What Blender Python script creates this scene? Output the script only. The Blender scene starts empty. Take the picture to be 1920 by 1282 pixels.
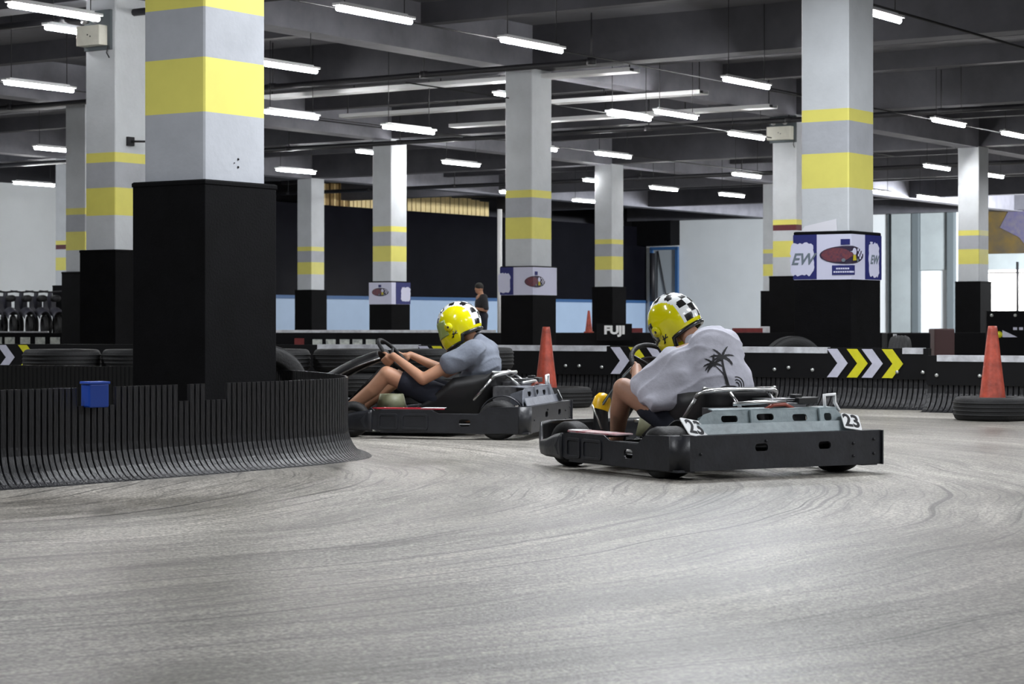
import bpy, bmesh, math, random
from mathutils import Vector, Matrix, Euler
random.seed(7)
SC = bpy.context.scene
COL = SC.collection
# ------------------------------------------------------------------ camera, world, lights, exposure
F, HY, CH = 4063.0, 601.0, 0.85           # focal length in px, horizon row, camera height
cam = bpy.data.objects.new('camera', bpy.data.cameras.new('camera'))
COL.objects.link(cam); SC.camera = cam
cam.location = (0, 0, CH); cam.rotation_euler = (math.pi/2, 0, 0)
cam.data.sensor_width = 36; cam.data.lens = F/1920*36
cam.data.shift_y = -(641-HY)/1920
cam.data.clip_end = 300
cam.data.dof.use_dof = True; cam.data.dof.focus_distance = 12.6; cam.data.dof.aperture_fstop = 9
SC.view_settings.view_transform = 'Standard'; SC.view_settings.look = 'None'
SC.view_settings.gamma = 1; SC.view_settings.use_curve_mapping = False
SC.view_settings.exposure = 0.2
w = bpy.data.worlds.new('world'); SC.world = w; w.use_nodes = True
w.node_tree.nodes['Background'].inputs[0].default_value = (0.75, 0.85, 1.0, 1)
w.node_tree.nodes['Background'].inputs[1].default_value = 0.05
def area(x, y, z, sx, sy, e, rot=(0, 0, 0), col=(0.93, 0.96, 1.0)):
    l = bpy.data.lights.new('unseen_lamp', 'AREA'); l.shape = 'RECTANGLE'; l.size = sx; l.size_y = sy; l.energy = e; l.color = col
    o = bpy.data.objects.new('unseen_lamp', l); o.location = (x, y, z); o.rotation_euler = rot; COL.objects.link(o)
PHI = 0.5955
D = Vector((math.sin(PHI), math.cos(PHI), 0)); E = Vector((-math.cos(PHI), math.sin(PHI), 0))
S1, S2 = 10.04, 10.69
C0 = Vector((0.3406, 37.22, 0))
ROTD = math.pi/2-PHI
# the hall's lamp rows that hang outside the frame, above and behind the camera
LAMPS = [(-6, 4, 110), (5, 3, 240), (-4, 10, 235), (6, 10, 330), (1.2, 15, 330), (2.2, 20.3, 130), (7.2, 20.3, 230), (13, 15, 420), (-9, 19, 260), (15, 9, 420), (0, -6, 260)]  # the two beside the right column are added to brighten its faces
for (x, y, e) in LAMPS:
    area(x, y, 4.62, 3.0, .25, e, (0, 0, ROTD))
for (x, y, e) in [(19, 60, 1500), (24, 76, 900), (-14, 46, 600), (-20, 58, 800), (14, 46, 500), (10, 32, 420)]: area(x, y, 4.6, 3, .25, e, (0, 0, ROTD))  # added beside the frame, out of view, to brighten the far walls
def aim(x, y, z, tx, ty, tz): return (Vector((tx, ty, tz))-Vector((x, y, z))).to_track_quat('-Z', 'Y').to_euler()
area(21, 74, 4.8, 3, .5, 4300, aim(21, 74, 4.8, 12, 88, 3.0)); area(-20, 52, 4.8, 3, .5, 250, aim(-20, 52, 4.8, -10, 70, 2.5))  # unseen wall washes, added to brighten the right and back walls
TUBE_E = 140.0

# ------------------------------------------------------------------ helpers
def at(px, z_or_none=None, Y=None, py=None):
    "point from photo column px and depth Y (or from py and height)"
    if Y is None: Y = (z_or_none-CH)*F/(HY-py)
    return Vector(((px-960)/F*Y, Y, z_or_none if z_or_none is not None else CH+(HY-py)*Y/F))
def lat(i, j): return C0+D*(S1*i)+E*(S2*j)
def tag(o, label=None, cat=None, group=None, kind=None):
    if label: o['label'] = label
    if cat: o['category'] = cat
    if group: o['group'] = group
    if kind: o['kind'] = kind
    return o
def empty(name, loc, rz=0, label=None, cat=None, group=None):
    o = bpy.data.objects.new(name, None); COL.objects.link(o); o.location = loc; o.rotation_euler = (0, 0, rz)
    o.empty_display_size = .1
    return tag(o, label, cat, group)
def dup(root, loc, rz, label=None, group=None, scale=None):
    def cp(o, par):
        c = o.copy(); COL.objects.link(c); c.parent = par
        for ch in o.children: cp(ch, c)
        return c
    r = cp(root, None); r.location = loc; r.rotation_euler = (0, 0, rz)
    if scale: r.scale = scale
    if label: r['label'] = label
    if group: r['group'] = group
    return r
class MB:
    def __init__(s): s.v = []; s.f = []; s.m = []; s.sm = []
    def add(s, vs, fs, mi=0, sm=False):
        b = len(s.v); s.v += [Vector(v) for v in vs]
        for f in fs: s.f.append([b+i for i in f]); s.m.append(mi); s.sm.append(sm)
        return s
    def box(s, c, d, mi=0, rz=0, M=None, taper=1.0):
        x, y, z = d[0]/2, d[1]/2, d[2]/2
        vs = [(-x, -y, -z), (x, -y, -z), (x, y, -z), (-x, y, -z), (-x*taper, -y*taper, z), (x*taper, -y*taper, z), (x*taper, y*taper, z), (-x*taper, y*taper, z)]
        R = M or Matrix.Rotation(rz, 4, 'Z')
        vs = [R @ Vector(v)+Vector(c) for v in vs]
        return s.add(vs, [(0, 3, 2, 1), (4, 5, 6, 7), (0, 1, 5, 4), (1, 2, 6, 5), (2, 3, 7, 6), (3, 0, 4, 7)], mi)
    def tube(s, pts, r, n=10, mi=0, cap=True, closed=False):
        P = [Vector(p) for p in pts]; N = len(P); rr = r if isinstance(r, (list, tuple)) else [r]*N
        rings = []; up = Vector((0, 0, 1)); prev = None
        for i, p in enumerate(P):
            if closed: t = P[(i+1) % N]-P[i-1]
            else: t = (P[min(i+1, N-1)]-P[max(i-1, 0)])
            t.normalize()
            a = prev if prev is not None else (up if abs(t.z) < .9 else Vector((1, 0, 0)))
            x = (a-t*a.dot(t)); 
            if x.length < 1e-5: x = Vector((1, 0, 0)).cross(t)
            x.normalize(); prev = x; y = t.cross(x)
            rings.append([p+(x*math.cos(2*math.pi*k/n)+y*math.sin(2*math.pi*k/n))*rr[i] for k in range(n)])
        vs = [v for R in rings for v in R]; fs = []
        for i in range(N if closed else N-1):
            for k in range(n):
                i2 = (i+1) % N
                fs.append((i*n+k, i*n+(k+1) % n, i2*n+(k+1) % n, i2*n+k))
        if cap and not closed: fs += [tuple(range(n))[::-1], tuple((N-1)*n+k for k in range(n))]
        return s.add(vs, fs, mi, True)
    def lathe(s, prof, n=32, M=None, mi=0, closed=False):
        M = M or Matrix(); vs = []; fs = []; L = len(prof)
        for k in range(n):
            a = 2*math.pi*k/n
            for (r, z) in prof: vs.append(M @ Vector((r*math.cos(a), r*math.sin(a), z)))
        for k in range(n):
            k2 = (k+1) % n
            for i in range(L if closed else L-1):
                j = (i+1) % L
                fs.append((k*L+i, k2*L+i, k2*L+j, k*L+j))
        return s.add(vs, fs, mi, True)
    def grid(s, fn, nu, nv, mi=0, sm=True, th=0):
        "fn(u,v)->point; th: thickness along the normal"
        G = [[Vector(fn(i/nu, j/nv)) for j in range(nv+1)] for i in range(nu+1)]
        W = nv+1
        vs = [p for r in G for p in r]
        fs = [(i*W+j, (i+1)*W+j, (i+1)*W+j+1, i*W+j+1) for i in range(nu) for j in range(nv)]
        if th:
            ns = []
            for i in range(nu+1):
                for j in range(nv+1):
                    a = G[min(i+1, nu)][j]-G[max(i-1, 0)][j]; b = G[i][min(j+1, nv)]-G[i][max(j-1, 0)]
                    c = a.cross(b); ns.append(c.normalized() if c.length > 1e-9 else Vector((0, 0, 1)))
            n0 = len(vs); vs += [v-ns[k]*th for k, v in enumerate(vs)]
            fs += [tuple(n0+q for q in f[::-1]) for f in fs]
            bd = [(i, 0) for i in range(nu+1)]+[(nu, j) for j in range(1, nv+1)]+[(i, nv) for i in range(nu-1, -1, -1)]+[(0, j) for j in range(nv-1, 0, -1)]
            for q in range(len(bd)):
                a = bd[q][0]*W+bd[q][1]; b = bd[(q+1) % len(bd)]; b = b[0]*W+b[1]
                fs.append((b, a, n0+a, n0+b))
        return s.add(vs, fs, mi, sm)
    def prism(s, poly, axis0, axis1, nrm, o, th, mi=0):
        "poly [(a,b)] in plane axis0,axis1 at o, extruded along nrm by th (convex or ngon)"
        A, B, N, O = Vector(axis0), Vector(axis1), Vector(nrm), Vector(o)
        k = len(poly); vs = [O+A*a+B*b for a, b in poly]+[O+A*a+B*b+N*th for a, b in poly]
        fs = [tuple(range(k))[::-1], tuple(range(k, 2*k))]+[(i, (i+1) % k, k+(i+1) % k, k+i) for i in range(k)]
        return s.add(vs, fs, mi)
    def xf(s, M):
        s.v = [M @ v for v in s.v]; return s
    def build(s, name, mats, parent=None, bevel=0, off=(0, 0, 0), loc=None, rz=0, fix=True, bseg=2):
        me = bpy.data.meshes.new(name); o_ = Vector(off)
        me.from_pydata([tuple(v-o_) for v in s.v], [], s.f)
        if not isinstance(mats, (list, tuple)): mats = [mats]
        for m in mats: me.materials.append(m)
        for p, mi, sm in zip(me.polygons, s.m, s.sm): p.material_index = min(mi, len(mats)-1); p.use_smooth = sm
        if fix:
            bm = bmesh.new(); bm.from_mesh(me)
            bmesh.ops.remove_doubles(bm, verts=bm.verts, dist=1e-6)
            bmesh.ops.recalc_face_normals(bm, faces=bm.faces); bm.to_mesh(me); bm.free()
        me.update()
        ob = bpy.data.objects.new(name, me); COL.objects.link(ob)
        if parent: ob.parent = parent
        if loc is not None: ob.location = loc
        if rz: ob.rotation_euler = (0, 0, rz)
        if bevel:
            b = ob.modifiers.new('b', 'BEVEL'); b.width = bevel; b.segments = bseg; b.limit_method = 'ANGLE'; b.angle_limit = .6
            b.harden_normals = False
        return ob
def eval_mesh(ob):
    dg = bpy.context.evaluated_depsgraph_get(); dg.update()
    return bpy.data.meshes.new_from_object(ob.evaluated_get(dg))
def bake(ob):
    "replace an object's mesh by its evaluated mesh"
    me = eval_mesh(ob); old = ob.data
    ob.modifiers.clear(); ob.data = me; return ob
def flat_shape(outer, holes=(), th=0.01, bev=0):
    "2D curve with holes -> list(verts), list(faces) in XY, thickness along Z centred"
    cu = bpy.data.curves.new('t', 'CURVE'); cu.dimensions = '2D'; cu.fill_mode = 'BOTH'; cu.extrude = th/2
    if bev: cu.bevel_depth = bev; cu.bevel_resolution = 1; cu.offset = -bev; cu.extrude = max(0, th/2-bev)
    for pl in [outer]+list(holes):
        sp = cu.splines.new('POLY'); sp.points.add(len(pl)-1); sp.use_cyclic_u = True
        for q, (a, b) in zip(sp.points, pl): q.co = (a, b, 0, 1)
    ob = bpy.data.objects.new('t', cu); COL.objects.link(ob); me = eval_mesh(ob)
    vs = [v.co.copy() for v in me.vertices]; fs = [tuple(p.vertices) for p in me.polygons]
    bpy.data.objects.remove(ob); bpy.data.curves.remove(cu); bpy.data.meshes.remove(me)
    return vs, fs
def text_shape(txt, size, th=0.0, shear=0, bold=0):
    cu = bpy.data.curves.new('t', 'FONT'); cu.body = txt; cu.size = size; cu.extrude = th/2; cu.align_x = 'CENTER'; cu.align_y = 'CENTER'
    cu.shear = shear; cu.offset = bold; cu.resolution_u = 3
    ob = bpy.data.objects.new('t', cu); COL.objects.link(ob); me = eval_mesh(ob)
    vs = [v.co.copy() for v in me.vertices]; fs = [tuple(p.vertices) for p in me.polygons]
    bpy.data.objects.remove(ob); bpy.data.curves.remove(cu); bpy.data.meshes.remove(me)
    return vs, fs
def rrect(cx, cy, w, h, r, n=5):
    out = []
    for (sx, sy, a0) in ((1, 1, 0), (-1, 1, 90), (-1, -1, 180), (1, -1, 270)):
        for k in range(n+1):
            a = math.radians(a0+90*k/n); out.append((cx+sx*(w/2-r)+r*math.cos(a), cy+sy*(h/2-r)+r*math.sin(a)))
    return out
def ell(cx, cy, a, b, n=32): return [(cx+a*math.cos(2*math.pi*k/n), cy+b*math.sin(2*math.pi*k/n)) for k in range(n)]
def frame(o, ax, ay, az=None):
    ax = Vector(ax).normalized(); ay = Vector(ay); ay = (ay-ax*ay.dot(ax)).normalized(); az = ax.cross(ay)
    M = Matrix((ax, ay, az)).transposed().to_4x4(); M.translation = Vector(o); return M
def blob(name, shapes, voxel, mat, parent=None, smooth=6, off=(0, 0, 0), flat=None):
    "union of tapered capsules and ellipsoids grown into one continuous skin"
    m = MB()
    def sphere(c, r, M=None):
        pr = [(max(1e-4, math.sin(math.pi*k/10)), -math.cos(math.pi*k/10)) for k in range(11)]
        rr = r if isinstance(r, (tuple, list)) else (r, r, r)
        T = Matrix.Translation(Vector(c)) @ (M or Matrix()) @ Matrix.Diagonal((rr[0], rr[1], rr[2], 1))
        m.lathe(pr, 16, T)
    for s in shapes:
        if s[0] == 'e': sphere(s[1], s[2], s[3] if len(s) > 3 else None)
        else:
            _, a, ra, b, rb = s; a = Vector(a); b = Vector(b); n = max(2, int((b-a).length/(min(ra, rb)*.35))+1)
            for k in range(n+1):
                t = k/n; sphere(a.lerp(b, t), ra+(rb-ra)*t)
    o_ = Vector(off)
    me = bpy.data.meshes.new(name); me.from_pydata([tuple(v-o_) for v in m.v], [], m.f); me.materials.append(mat)
    ob = bpy.data.objects.new(name, me); COL.objects.link(ob)
    r = ob.modifiers.new('r', 'REMESH'); r.mode = 'VOXEL'; r.voxel_size = voxel; r.use_smooth_shade = True
    if smooth:
        q = ob.modifiers.new('s', 'SMOOTH'); q.iterations = smooth; q.factor = .5
    bake(ob)
    if not len(ob.data.materials): ob.data.materials.append(mat)
    if parent: ob.parent = parent
    return ob

# ------------------------------------------------------------------ materials
def mat(name, col, rough=.6, metal=0, noise=0, nscale=6, bump=0, bscale=40, spec=.5, emit=None, es=0, col2=None, coat=0, stretch=None, bdist=.02):
    m = bpy.data.materials.new(name); m.use_nodes = True; nt = m.node_tree; b = nt.nodes['Principled BSDF']
    b.inputs['Base Color'].default_value = (*col, 1); b.inputs['Roughness'].default_value = rough; b.inputs['Metallic'].default_value = metal
    b.inputs['Specular IOR Level'].default_value = spec; b.inputs['Coat Weight'].default_value = coat
    if emit: b.inputs['Emission Color'].default_value = (*emit, 1); b.inputs['Emission Strength'].default_value = es
    if noise or col2 or bump:
        tc = nt.nodes.new('ShaderNodeTexCoord'); mp = nt.nodes.new('ShaderNodeMapping'); nt.links.new(tc.outputs['Object'], mp.inputs['Vector'])
        if stretch: mp.inputs['Scale'].default_value = stretch
    if noise or col2:
        n = nt.nodes.new('ShaderNodeTexNoise'); n.inputs['Scale'].default_value = nscale; n.inputs['Detail'].default_value = 8; n.inputs['Roughness'].default_value = .62
        nt.links.new(mp.outputs[0], n.inputs['Vector'])
        r = nt.nodes.new('ShaderNodeValToRGB'); nt.links.new(n.outputs['Fac'], r.inputs['Fac'])
        c2 = col2 or tuple(max(0, c*(1-noise)) for c in col)
        r.color_ramp.elements[0].position = .33; r.color_ramp.elements[0].color = (*c2, 1)
        r.color_ramp.elements[1].position = .67; r.color_ramp.elements[1].color = (*col, 1)
        nt.links.new(r.outputs['Color'], b.inputs['Base Color'])
    if bump:
        n2 = nt.nodes.new('ShaderNodeTexNoise'); n2.inputs['Scale'].default_value = bscale; n2.inputs['Detail'].default_value = 5
        nt.links.new(mp.outputs[0], n2.inputs['Vector'])
        bp = nt.nodes.new('ShaderNodeBump'); bp.inputs['Strength'].default_value = bump; bp.inputs['Distance'].default_value = bdist
        nt.links.new(n2.outputs['Fac'], bp.inputs['Height']); nt.links.new(bp.outputs['Normal'], b.inputs['Normal'])
    return m
M = {}
M['paint'] = mat('column_paint', (.64, .67, .70), .55, noise=.12, nscale=2.2, bump=.15, bscale=18)
M['paint_gray'] = mat('column_gray', (.47, .49, .53), .55, noise=.14, nscale=2.5, bump=.15, bscale=18)
M['paint_yellow'] = mat('column_yellow', (.82, .76, .17), .5, noise=.06, nscale=4)
M['paint_maroon'] = mat('column_maroon', (.10, .012, .02), .5)
M['clad'] = mat('black_cladding', (.0030, .0030, .0038), .75, noise=.5, nscale=5, bump=.15, bscale=60, spec=.12)
M['beam_d'] = mat('beam_concrete_lit', (.27, .27, .31), .7, noise=.35, nscale=1.1, bump=.2, bscale=9)  # lighter copy of the beam concrete, imitating its lamp-lit faces
M['beam'] = mat('beam_concrete_shaded', (.09, .09, .105), .75, noise=.35, nscale=1.1, bump=.2, bscale=9)  # same concrete darkened to imitate faces the tubes hardly reach
M['deck'] = mat('ceiling_concrete', (.15, .15, .17), .8, noise=.3, nscale=.7, bump=.15, bscale=6)
M['pipe'] = mat('dark_pipe', (.02, .02, .024), .5)
M['conduit'] = mat('cable_black', (.012, .012, .014), .6)
M['white'] = mat('white_wall', (.76, .80, .82), .6, noise=.08, nscale=.5)
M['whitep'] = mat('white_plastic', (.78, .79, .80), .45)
M['blackwall'] = mat('black_gloss_wall', (.006, .006, .009), .2, noise=.3, nscale=1, bump=.3, bscale=1.6, spec=.03)
M['farboard'] = mat('far_board_black', (.004, .004, .005), .85, spec=.15)
M['blue'] = mat('pale_blue_wall', (.37, .49, .66), .5, noise=.06, nscale=1)
M['bluedark'] = mat('blue_edge', (.03, .10, .25), .5)
M['bluebox'] = mat('blue_plastic', (.006, .045, .30), .4)
M['rubber'] = mat('rubber', (.009, .009, .010), .62, noise=.4, nscale=14, bump=.3, bscale=60, spec=.4)
M['tyre'] = mat('tyre_rubber', (.0035, .0035, .004), .7, noise=.35, nscale=7, bump=.2, bscale=50)
M['slat'] = mat('barrier_plastic', (.007, .007, .0095), .36, noise=.6, nscale=9, bump=.35, bscale=30, stretch=(3, 3, .5))
M['gap_shade'] = mat('barrier_shadow_sheet', (.003, .003, .003), .8)  # black sheet added behind the slats, imitating shade in the gaps
M['board'] = mat('barrier_board', (.0035, .0035, .0045), .6, noise=.4, nscale=5, spec=.22)
M['stripe'] = mat('white_stripe', (.70, .72, .76), .5, col2=(.40, .40, .43), nscale=9)
M['chw'] = mat('chevron_white', (.62, .62, .74), .45, noise=.15, nscale=14)
M['chy'] = mat('chevron_yellow', (.72, .68, .02), .45, noise=.12, nscale=14)
M['bolt'] = mat('bolt_zinc', (.6, .62, .6), .3, metal=.6)
M['orange'] = mat('cone_orange', (.50, .075, .04), .5, noise=.6, nscale=9, bump=.15, bscale=30)
M['kartblack'] = mat('kart_plastic', (.016, .017, .022), .42, noise=.5, nscale=9, bump=.08, bscale=45, spec=.5)
M['kartdark'] = mat('kart_frame_black', (.010, .010, .011), .45)
M['cowl'] = mat('cowl_grey_green', (.25, .31, .33), .45, noise=.35, nscale=9, bump=.15, bscale=30)
M['cowl2'] = mat('cowl_grey', (.17, .18, .21), .45, noise=.35, nscale=9, bump=.15, bscale=30)
M['chrome'] = mat('steel', (.62, .62, .62), .28, metal=1)
M['red'] = mat('red_panel', (.45, .02, .04), .4, noise=.3, nscale=14)
M['redwhite'] = mat('red_and_white_sticker', (.50, .46, .47), .4, col2=(.30, .02, .035), nscale=11)
M['engine'] = mat('engine_metal', (.18, .18, .19), .4, metal=.7, noise=.4, nscale=30)
M['tank'] = mat('fuel_tank_plastic', (.34, .35, .22), .5, noise=.2, nscale=10)
M['skin'] = mat('skin', (.36, .19, .12), .55, noise=.15, nscale=10, bump=.08, bscale=60)
M['skin2'] = mat('skin_pale', (.46, .235, .14), .55, noise=.12, nscale=10)
M['shirt'] = mat('shirt_light_grey', (.49, .49, .56), .9, noise=.10, nscale=30, bump=.15, bscale=60)
M['shirt2'] = mat('shirt_blue_grey', (.17, .19, .235), .85, noise=.12, nscale=16, bump=.15, bscale=60)
M['shorts'] = mat('shorts_navy', (.008, .010, .020), .85, bump=.3, bscale=16)
M['ink'] = mat('black_ink', (.010, .010, .013), .7)
M['hair'] = mat('hair_black', (.008, .006, .005), .7)
M['hy'] = mat('helmet_yellow', (.72, .66, .004), .16, coat=.6)
M['hw'] = mat('helmet_white', (.78, .80, .80), .18, coat=.5)
M['hb'] = mat('helmet_black', (.012, .012, .012), .25, coat=.3)
M['visor'] = mat('visor_dark', (.03, .035, .03), .06, spec=.9)
M['visorg'] = mat('visor_green_tint', (.30, .38, .12), .08, spec=.9)
M['ypad'] = mat('yellow_pad', (.85, .50, .004), .35)
M['navy'] = mat('banner_navy', (.02, .025, .17), .5, noise=.2, nscale=20)
M['bannerw'] = mat('banner_white', (.68, .69, .86), .5)
M['logo_dark'] = mat('logo_dark', (.03, .02, .05), .5)
M['logo_red'] = mat('logo_red_brown', (.22, .055, .06), .5, col2=(.08, .035, .07), nscale=40)
M['logo_yellow'] = mat('logo_yellow', (.6, .5, .03), .5)
M['grey_ink'] = mat('grey_ink', (.16, .20, .24), .5)
M['card'] = mat('cardboard', (.95, .76, .38), .7, noise=.2, nscale=3, bump=.1)
M['wood'] = mat('pallet_wood', (.34, .22, .08), .8, noise=.4, nscale=6)
M['paper'] = mat('paper', (.80, .80, .86), .6)
M['tube'] = mat('tube_light', (1, 1, 1), .5, emit=(1.0, 1.0, 1.0), es=TUBE_E)
M['glass'] = mat('bright_daylight_pane', (1, .98, .95), .4, emit=(1.0, .95, .88), es=2.6)
M['mural'] = mat('mural_gold', (.08, .05, .004), .6, col2=(.035, .028, .018), nscale=1.4)
M['muralp'] = mat('mural_violet', (.045, .04, .10), .6, col2=(.08, .075, .09), nscale=5)
M['greyp'] = mat('pilaster_grey', (.33, .37, .38), .6, noise=.15, nscale=1)
M['greyd'] = mat('pilaster_dark', (.10, .12, .13), .6)
M['kerbw'] = mat('kerb_white', (.62, .66, .62), .6, col2=(.28, .30, .30), nscale=14)
M['kerbr'] = mat('kerb_red', (.17, .012, .012), .6, noise=.4, nscale=10)
M['box_cream'] = mat('emergency_box_cream', (.74, .73, .64), .45, noise=.1, nscale=10)
M['lens'] = mat('lamp_lens', (.5, .5, .5), .15, metal=.4)

def floor_mat():
    m = bpy.data.materials.new('track_floor'); m.use_nodes = True; nt = m.node_tree; N = nt.nodes; L = nt.links; b = N['Principled BSDF']
    def n(t, **k):
        q = N.new(t)
        for a, v in k.items(): setattr(q, a, v)
        return q
    tc = n('ShaderNodeTexCoord'); sub = n('ShaderNodeVectorMath', operation='SUBTRACT'); L.new(tc.outputs['Object'], sub.inputs[0]); sub.inputs[1].default_value = (-4.6, 11.6, 0)
    sx = n('ShaderNodeSeparateXYZ'); L.new(sub.outputs[0], sx.inputs[0])
    ln = n('ShaderNodeVectorMath', operation='LENGTH'); L.new(sub.outputs[0], ln.inputs[0])
    an = n('ShaderNodeMath', operation='ARCTAN2'); L.new(sx.outputs['Y'], an.inputs[0]); L.new(sx.outputs['X'], an.inputs[1])
    # wobble so streaks are not perfect circles
    wn = n('ShaderNodeTexNoise'); wn.inputs['Scale'].default_value = .35; L.new(tc.outputs['Object'], wn.inputs['Vector'])
    wr = n('ShaderNodeMath', operation='MULTIPLY_ADD'); L.new(wn.outputs['Fac'], wr.inputs[0]); wr.inputs[1].default_value = .7; L.new(ln.outputs['Value'], wr.inputs[2])
    def polar(sr, sa, scale, det, rough=.6):
        a = n('ShaderNodeMath', operation='MULTIPLY'); L.new(wr.outputs[0], a.inputs[0]); a.inputs[1].default_value = sr
        c = n('ShaderNodeMath', operation='MULTIPLY'); L.new(an.outputs[0], c.inputs[0]); c.inputs[1].default_value = sa
        cm = n('ShaderNodeCombineXYZ'); L.new(a.outputs[0], cm.inputs[0]); L.new(c.outputs[0], cm.inputs[1])
        t = n('ShaderNodeTexNoise'); t.inputs['Scale'].default_value = scale; t.inputs['Detail'].default_value = det; t.inputs['Roughness'].default_value = rough
        L.new(cm.outputs[0], t.inputs['Vector']); return t
    def ramp(src, *st):
        r = n('ShaderNodeValToRGB'); L.new(src, r.inputs['Fac'])
        while len(r.color_ramp.elements) < len(st): r.color_ramp.elements.new(.5)
        for e, (p, v) in zip(r.color_ramp.elements, st): e.position = p; e.color = (v, v, v, 1) if not isinstance(v, tuple) else (*v, 1)
        return r
    def mix(a, bb, t='MULTIPLY', f=1.0):
        q = n('ShaderNodeMixRGB', blend_type=t); q.inputs[0].default_value = f; L.new(a, q.inputs[1]); L.new(bb, q.inputs[2]); return q.outputs[0]
    base = n('ShaderNodeTexNoise'); base.inputs['Scale'].default_value = .45; base.inputs['Detail'].default_value = 6; L.new(tc.outputs['Object'], base.inputs['Vector'])
    c = ramp(base.outputs['Fac'], (.3, (.195, .18, .155)), (.7, (.39, .368, .33))).outputs[0]
    c = mix(c, ramp(polar(1.5, 1.6, 1.3, 6, .7).outputs['Fac'], (.36, .60), (.62, 1.25)).outputs[0])
    c = mix(c, ramp(polar(9, 4.5, 1.0, 10, .78).outputs['Fac'], (.34, .66), (.60, 1.08)).outputs[0])
    st = ramp(polar(22, 1.5, 1.0, 3, .5).outputs['Fac'], (.31, .26), (.39, 1.0)).outputs[0]
    c = mix(c, st, f=.8)
    c = mix(c, ramp(polar(24, .55, 1.0, 2, .5).outputs['Fac'], (.275, .16), (.315, 1.0)).outputs[0])
    c = mix(c, ramp(polar(34, 2.6, 1.0, 5, .6).outputs['Fac'], (.37, .35), (.45, 1.0)).outputs[0], f=.7)
    g = n('ShaderNodeTexNoise'); g.inputs['Scale'].default_value = 75; g.inputs['Detail'].default_value = 4; L.new(tc.outputs['Object'], g.inputs['Vector'])
    c = mix(c, ramp(g.outputs['Fac'], (.36, .42), (.64, 1.42)).outputs[0])
    g2 = n('ShaderNodeTexNoise'); g2.inputs['Scale'].default_value = 28; g2.inputs['Detail'].default_value = 3; L.new(tc.outputs['Object'], g2.inputs['Vector'])
    c = mix(c, ramp(g2.outputs['Fac'], (.38, .72), (.6, 1.15)).outputs[0])
    L.new(c, b.inputs['Base Color'])
    rr = ramp(base.outputs['Fac'], (.3, .36), (.7, .58)); L.new(rr.outputs[0], b.inputs['Roughness'])
    bp = n('ShaderNodeBump'); bp.inputs['Strength'].default_value = .25; bp.inputs['Distance'].default_value = .01; L.new(g.outputs['Fac'], bp.inputs['Height']); L.new(bp.outputs[0], b.inputs['Normal'])
    b.inputs['Specular IOR Level'].default_value = .4
    return m
M['floor'] = floor_mat()
# ------------------------------------------------------------------ setting: floor, ceiling, beams, walls
BOT, DECK = 5.16, 5.93       # beam underside, ceiling underside
def struct(mb, name, m, **k):
    o = mb.build(name, m, **k); o['kind'] = 'structure'; return o
struct(MB().box((0, 45, -.1), (120, 150, .2)), 'floor', M['floor'])
struct(MB().box((0, 45, DECK+.1), (120, 150, .2)), 'ceiling', M['deck'])
CA, CB = .555, .625          # column face widths along E and D
off = E*(CA/2)+D*(CB/2)      # near corner -> centre
RE = math.atan2(E.y, E.x); RD = math.atan2(D.y, D.x)
for j in range(-3, 4):       # beams along D on the column lines
    p = lat(1.0, j)+off
    struct(MB().box((0, 0, 0), (S1*11, .5, DECK-BOT+.04)), 'ceiling_beam', M['beam_d'], loc=(p.x, p.y, (BOT+DECK)/2+.02), rz=RD)
for i in range(-4, 7):
    p = lat(i, -.42)+off
    struct(MB().box((0, 0, 0), (S2*6.1, .5, DECK-BOT)), 'ceiling_beam', M['beam'], loc=(p.x, p.y, (BOT+DECK)/2+.03), rz=RE)
    for q in (1/3, 2/3):
        p = lat(i+q, -.42)+off
        struct(MB().box((0, 0, 0), (S2*6.1, .26, .36)), 'ceiling_beam', M['beam'], loc=(p.x, p.y, DECK-.16), rz=RE)

# walls : back wall runs along D, right wall along E
WJ = 2.62
W0 = lat(0, WJ)
def wall_pt(px):             # where the sight line through column px meets the back wall line
    t = (px-960)/F; k = (W0.x-t*W0.y)/(t*D.y-D.x); return W0+D*k, k
def rw_pt(px, corner, extra=0):
    t = (px-960)/F; k = (corner.x-t*corner.y)/(t*-E.y+E.x); return corner-E*k, k
cor, kc = wall_pt(1212)
def dwall(name, k0, k1, z0, z1, m, th=.2, back=0, st=True, **kw):
    c = W0+D*((k0+k1)/2)+E*(th/2+back)
    mb = MB().box((0, 0, 0), (k1-k0, th, z1-z0))
    o = mb.build(name, m, loc=(c.x, c.y, (z0+z1)/2), rz=RD)
    if st: o['kind'] = 'structure'
    return o
kL = wall_pt(330)[1]
TOPW = 4.95
dwall('wall_left', -25, kL, 0, TOPW, M['white'])
dwall('trim_1', kL, kc, 0, 1.70, M['blue'])
dwall('trim_2', kL, kc, 1.62, 1.74, M['bluedark'], th=.04, back=-.045)
dwall('wall_back', kL, kc, 1.70, TOPW, M['blackwall'])
dwall('wall_loft', -25, kc+1, 0, DECK, mat('loft_dark', (.06, .06, .07), .8), back=3.2)
dwall('shelf_deck', kL+.2, kc-.5, TOPW-.3, TOPW, mat('loft_deck', (.03, .03, .03), .8), th=2.6, back=.25)
def rwall(name, k0, k1, z0, z1, m, th=.2, back=0, st=True):
    c = cor-E*((k0+k1)/2)+D*(th/2+back)
    o = MB().box((0, 0, 0), (k1-k0, th, z1-z0)).build(name, m, loc=(c.x, c.y, (z0+z1)/2), rz=RE)
    if st: o['kind'] = 'structure'
    return o
def kr(px): return rw_pt(px, cor)[1]
kW0, kW1 = kr(1852), kr(1925)
rwall('wall_right', 0, kW0, 0, DECK, M['white'])
rwall('wall_right_lower', kW0, kW1+8, 0, CH+(HY-582)*84/F, M['greyd'])
rwall('wall_right_upper', kW0, kW1+8, CH+(HY-503)*84/F, DECK, M['greyp'])
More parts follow.
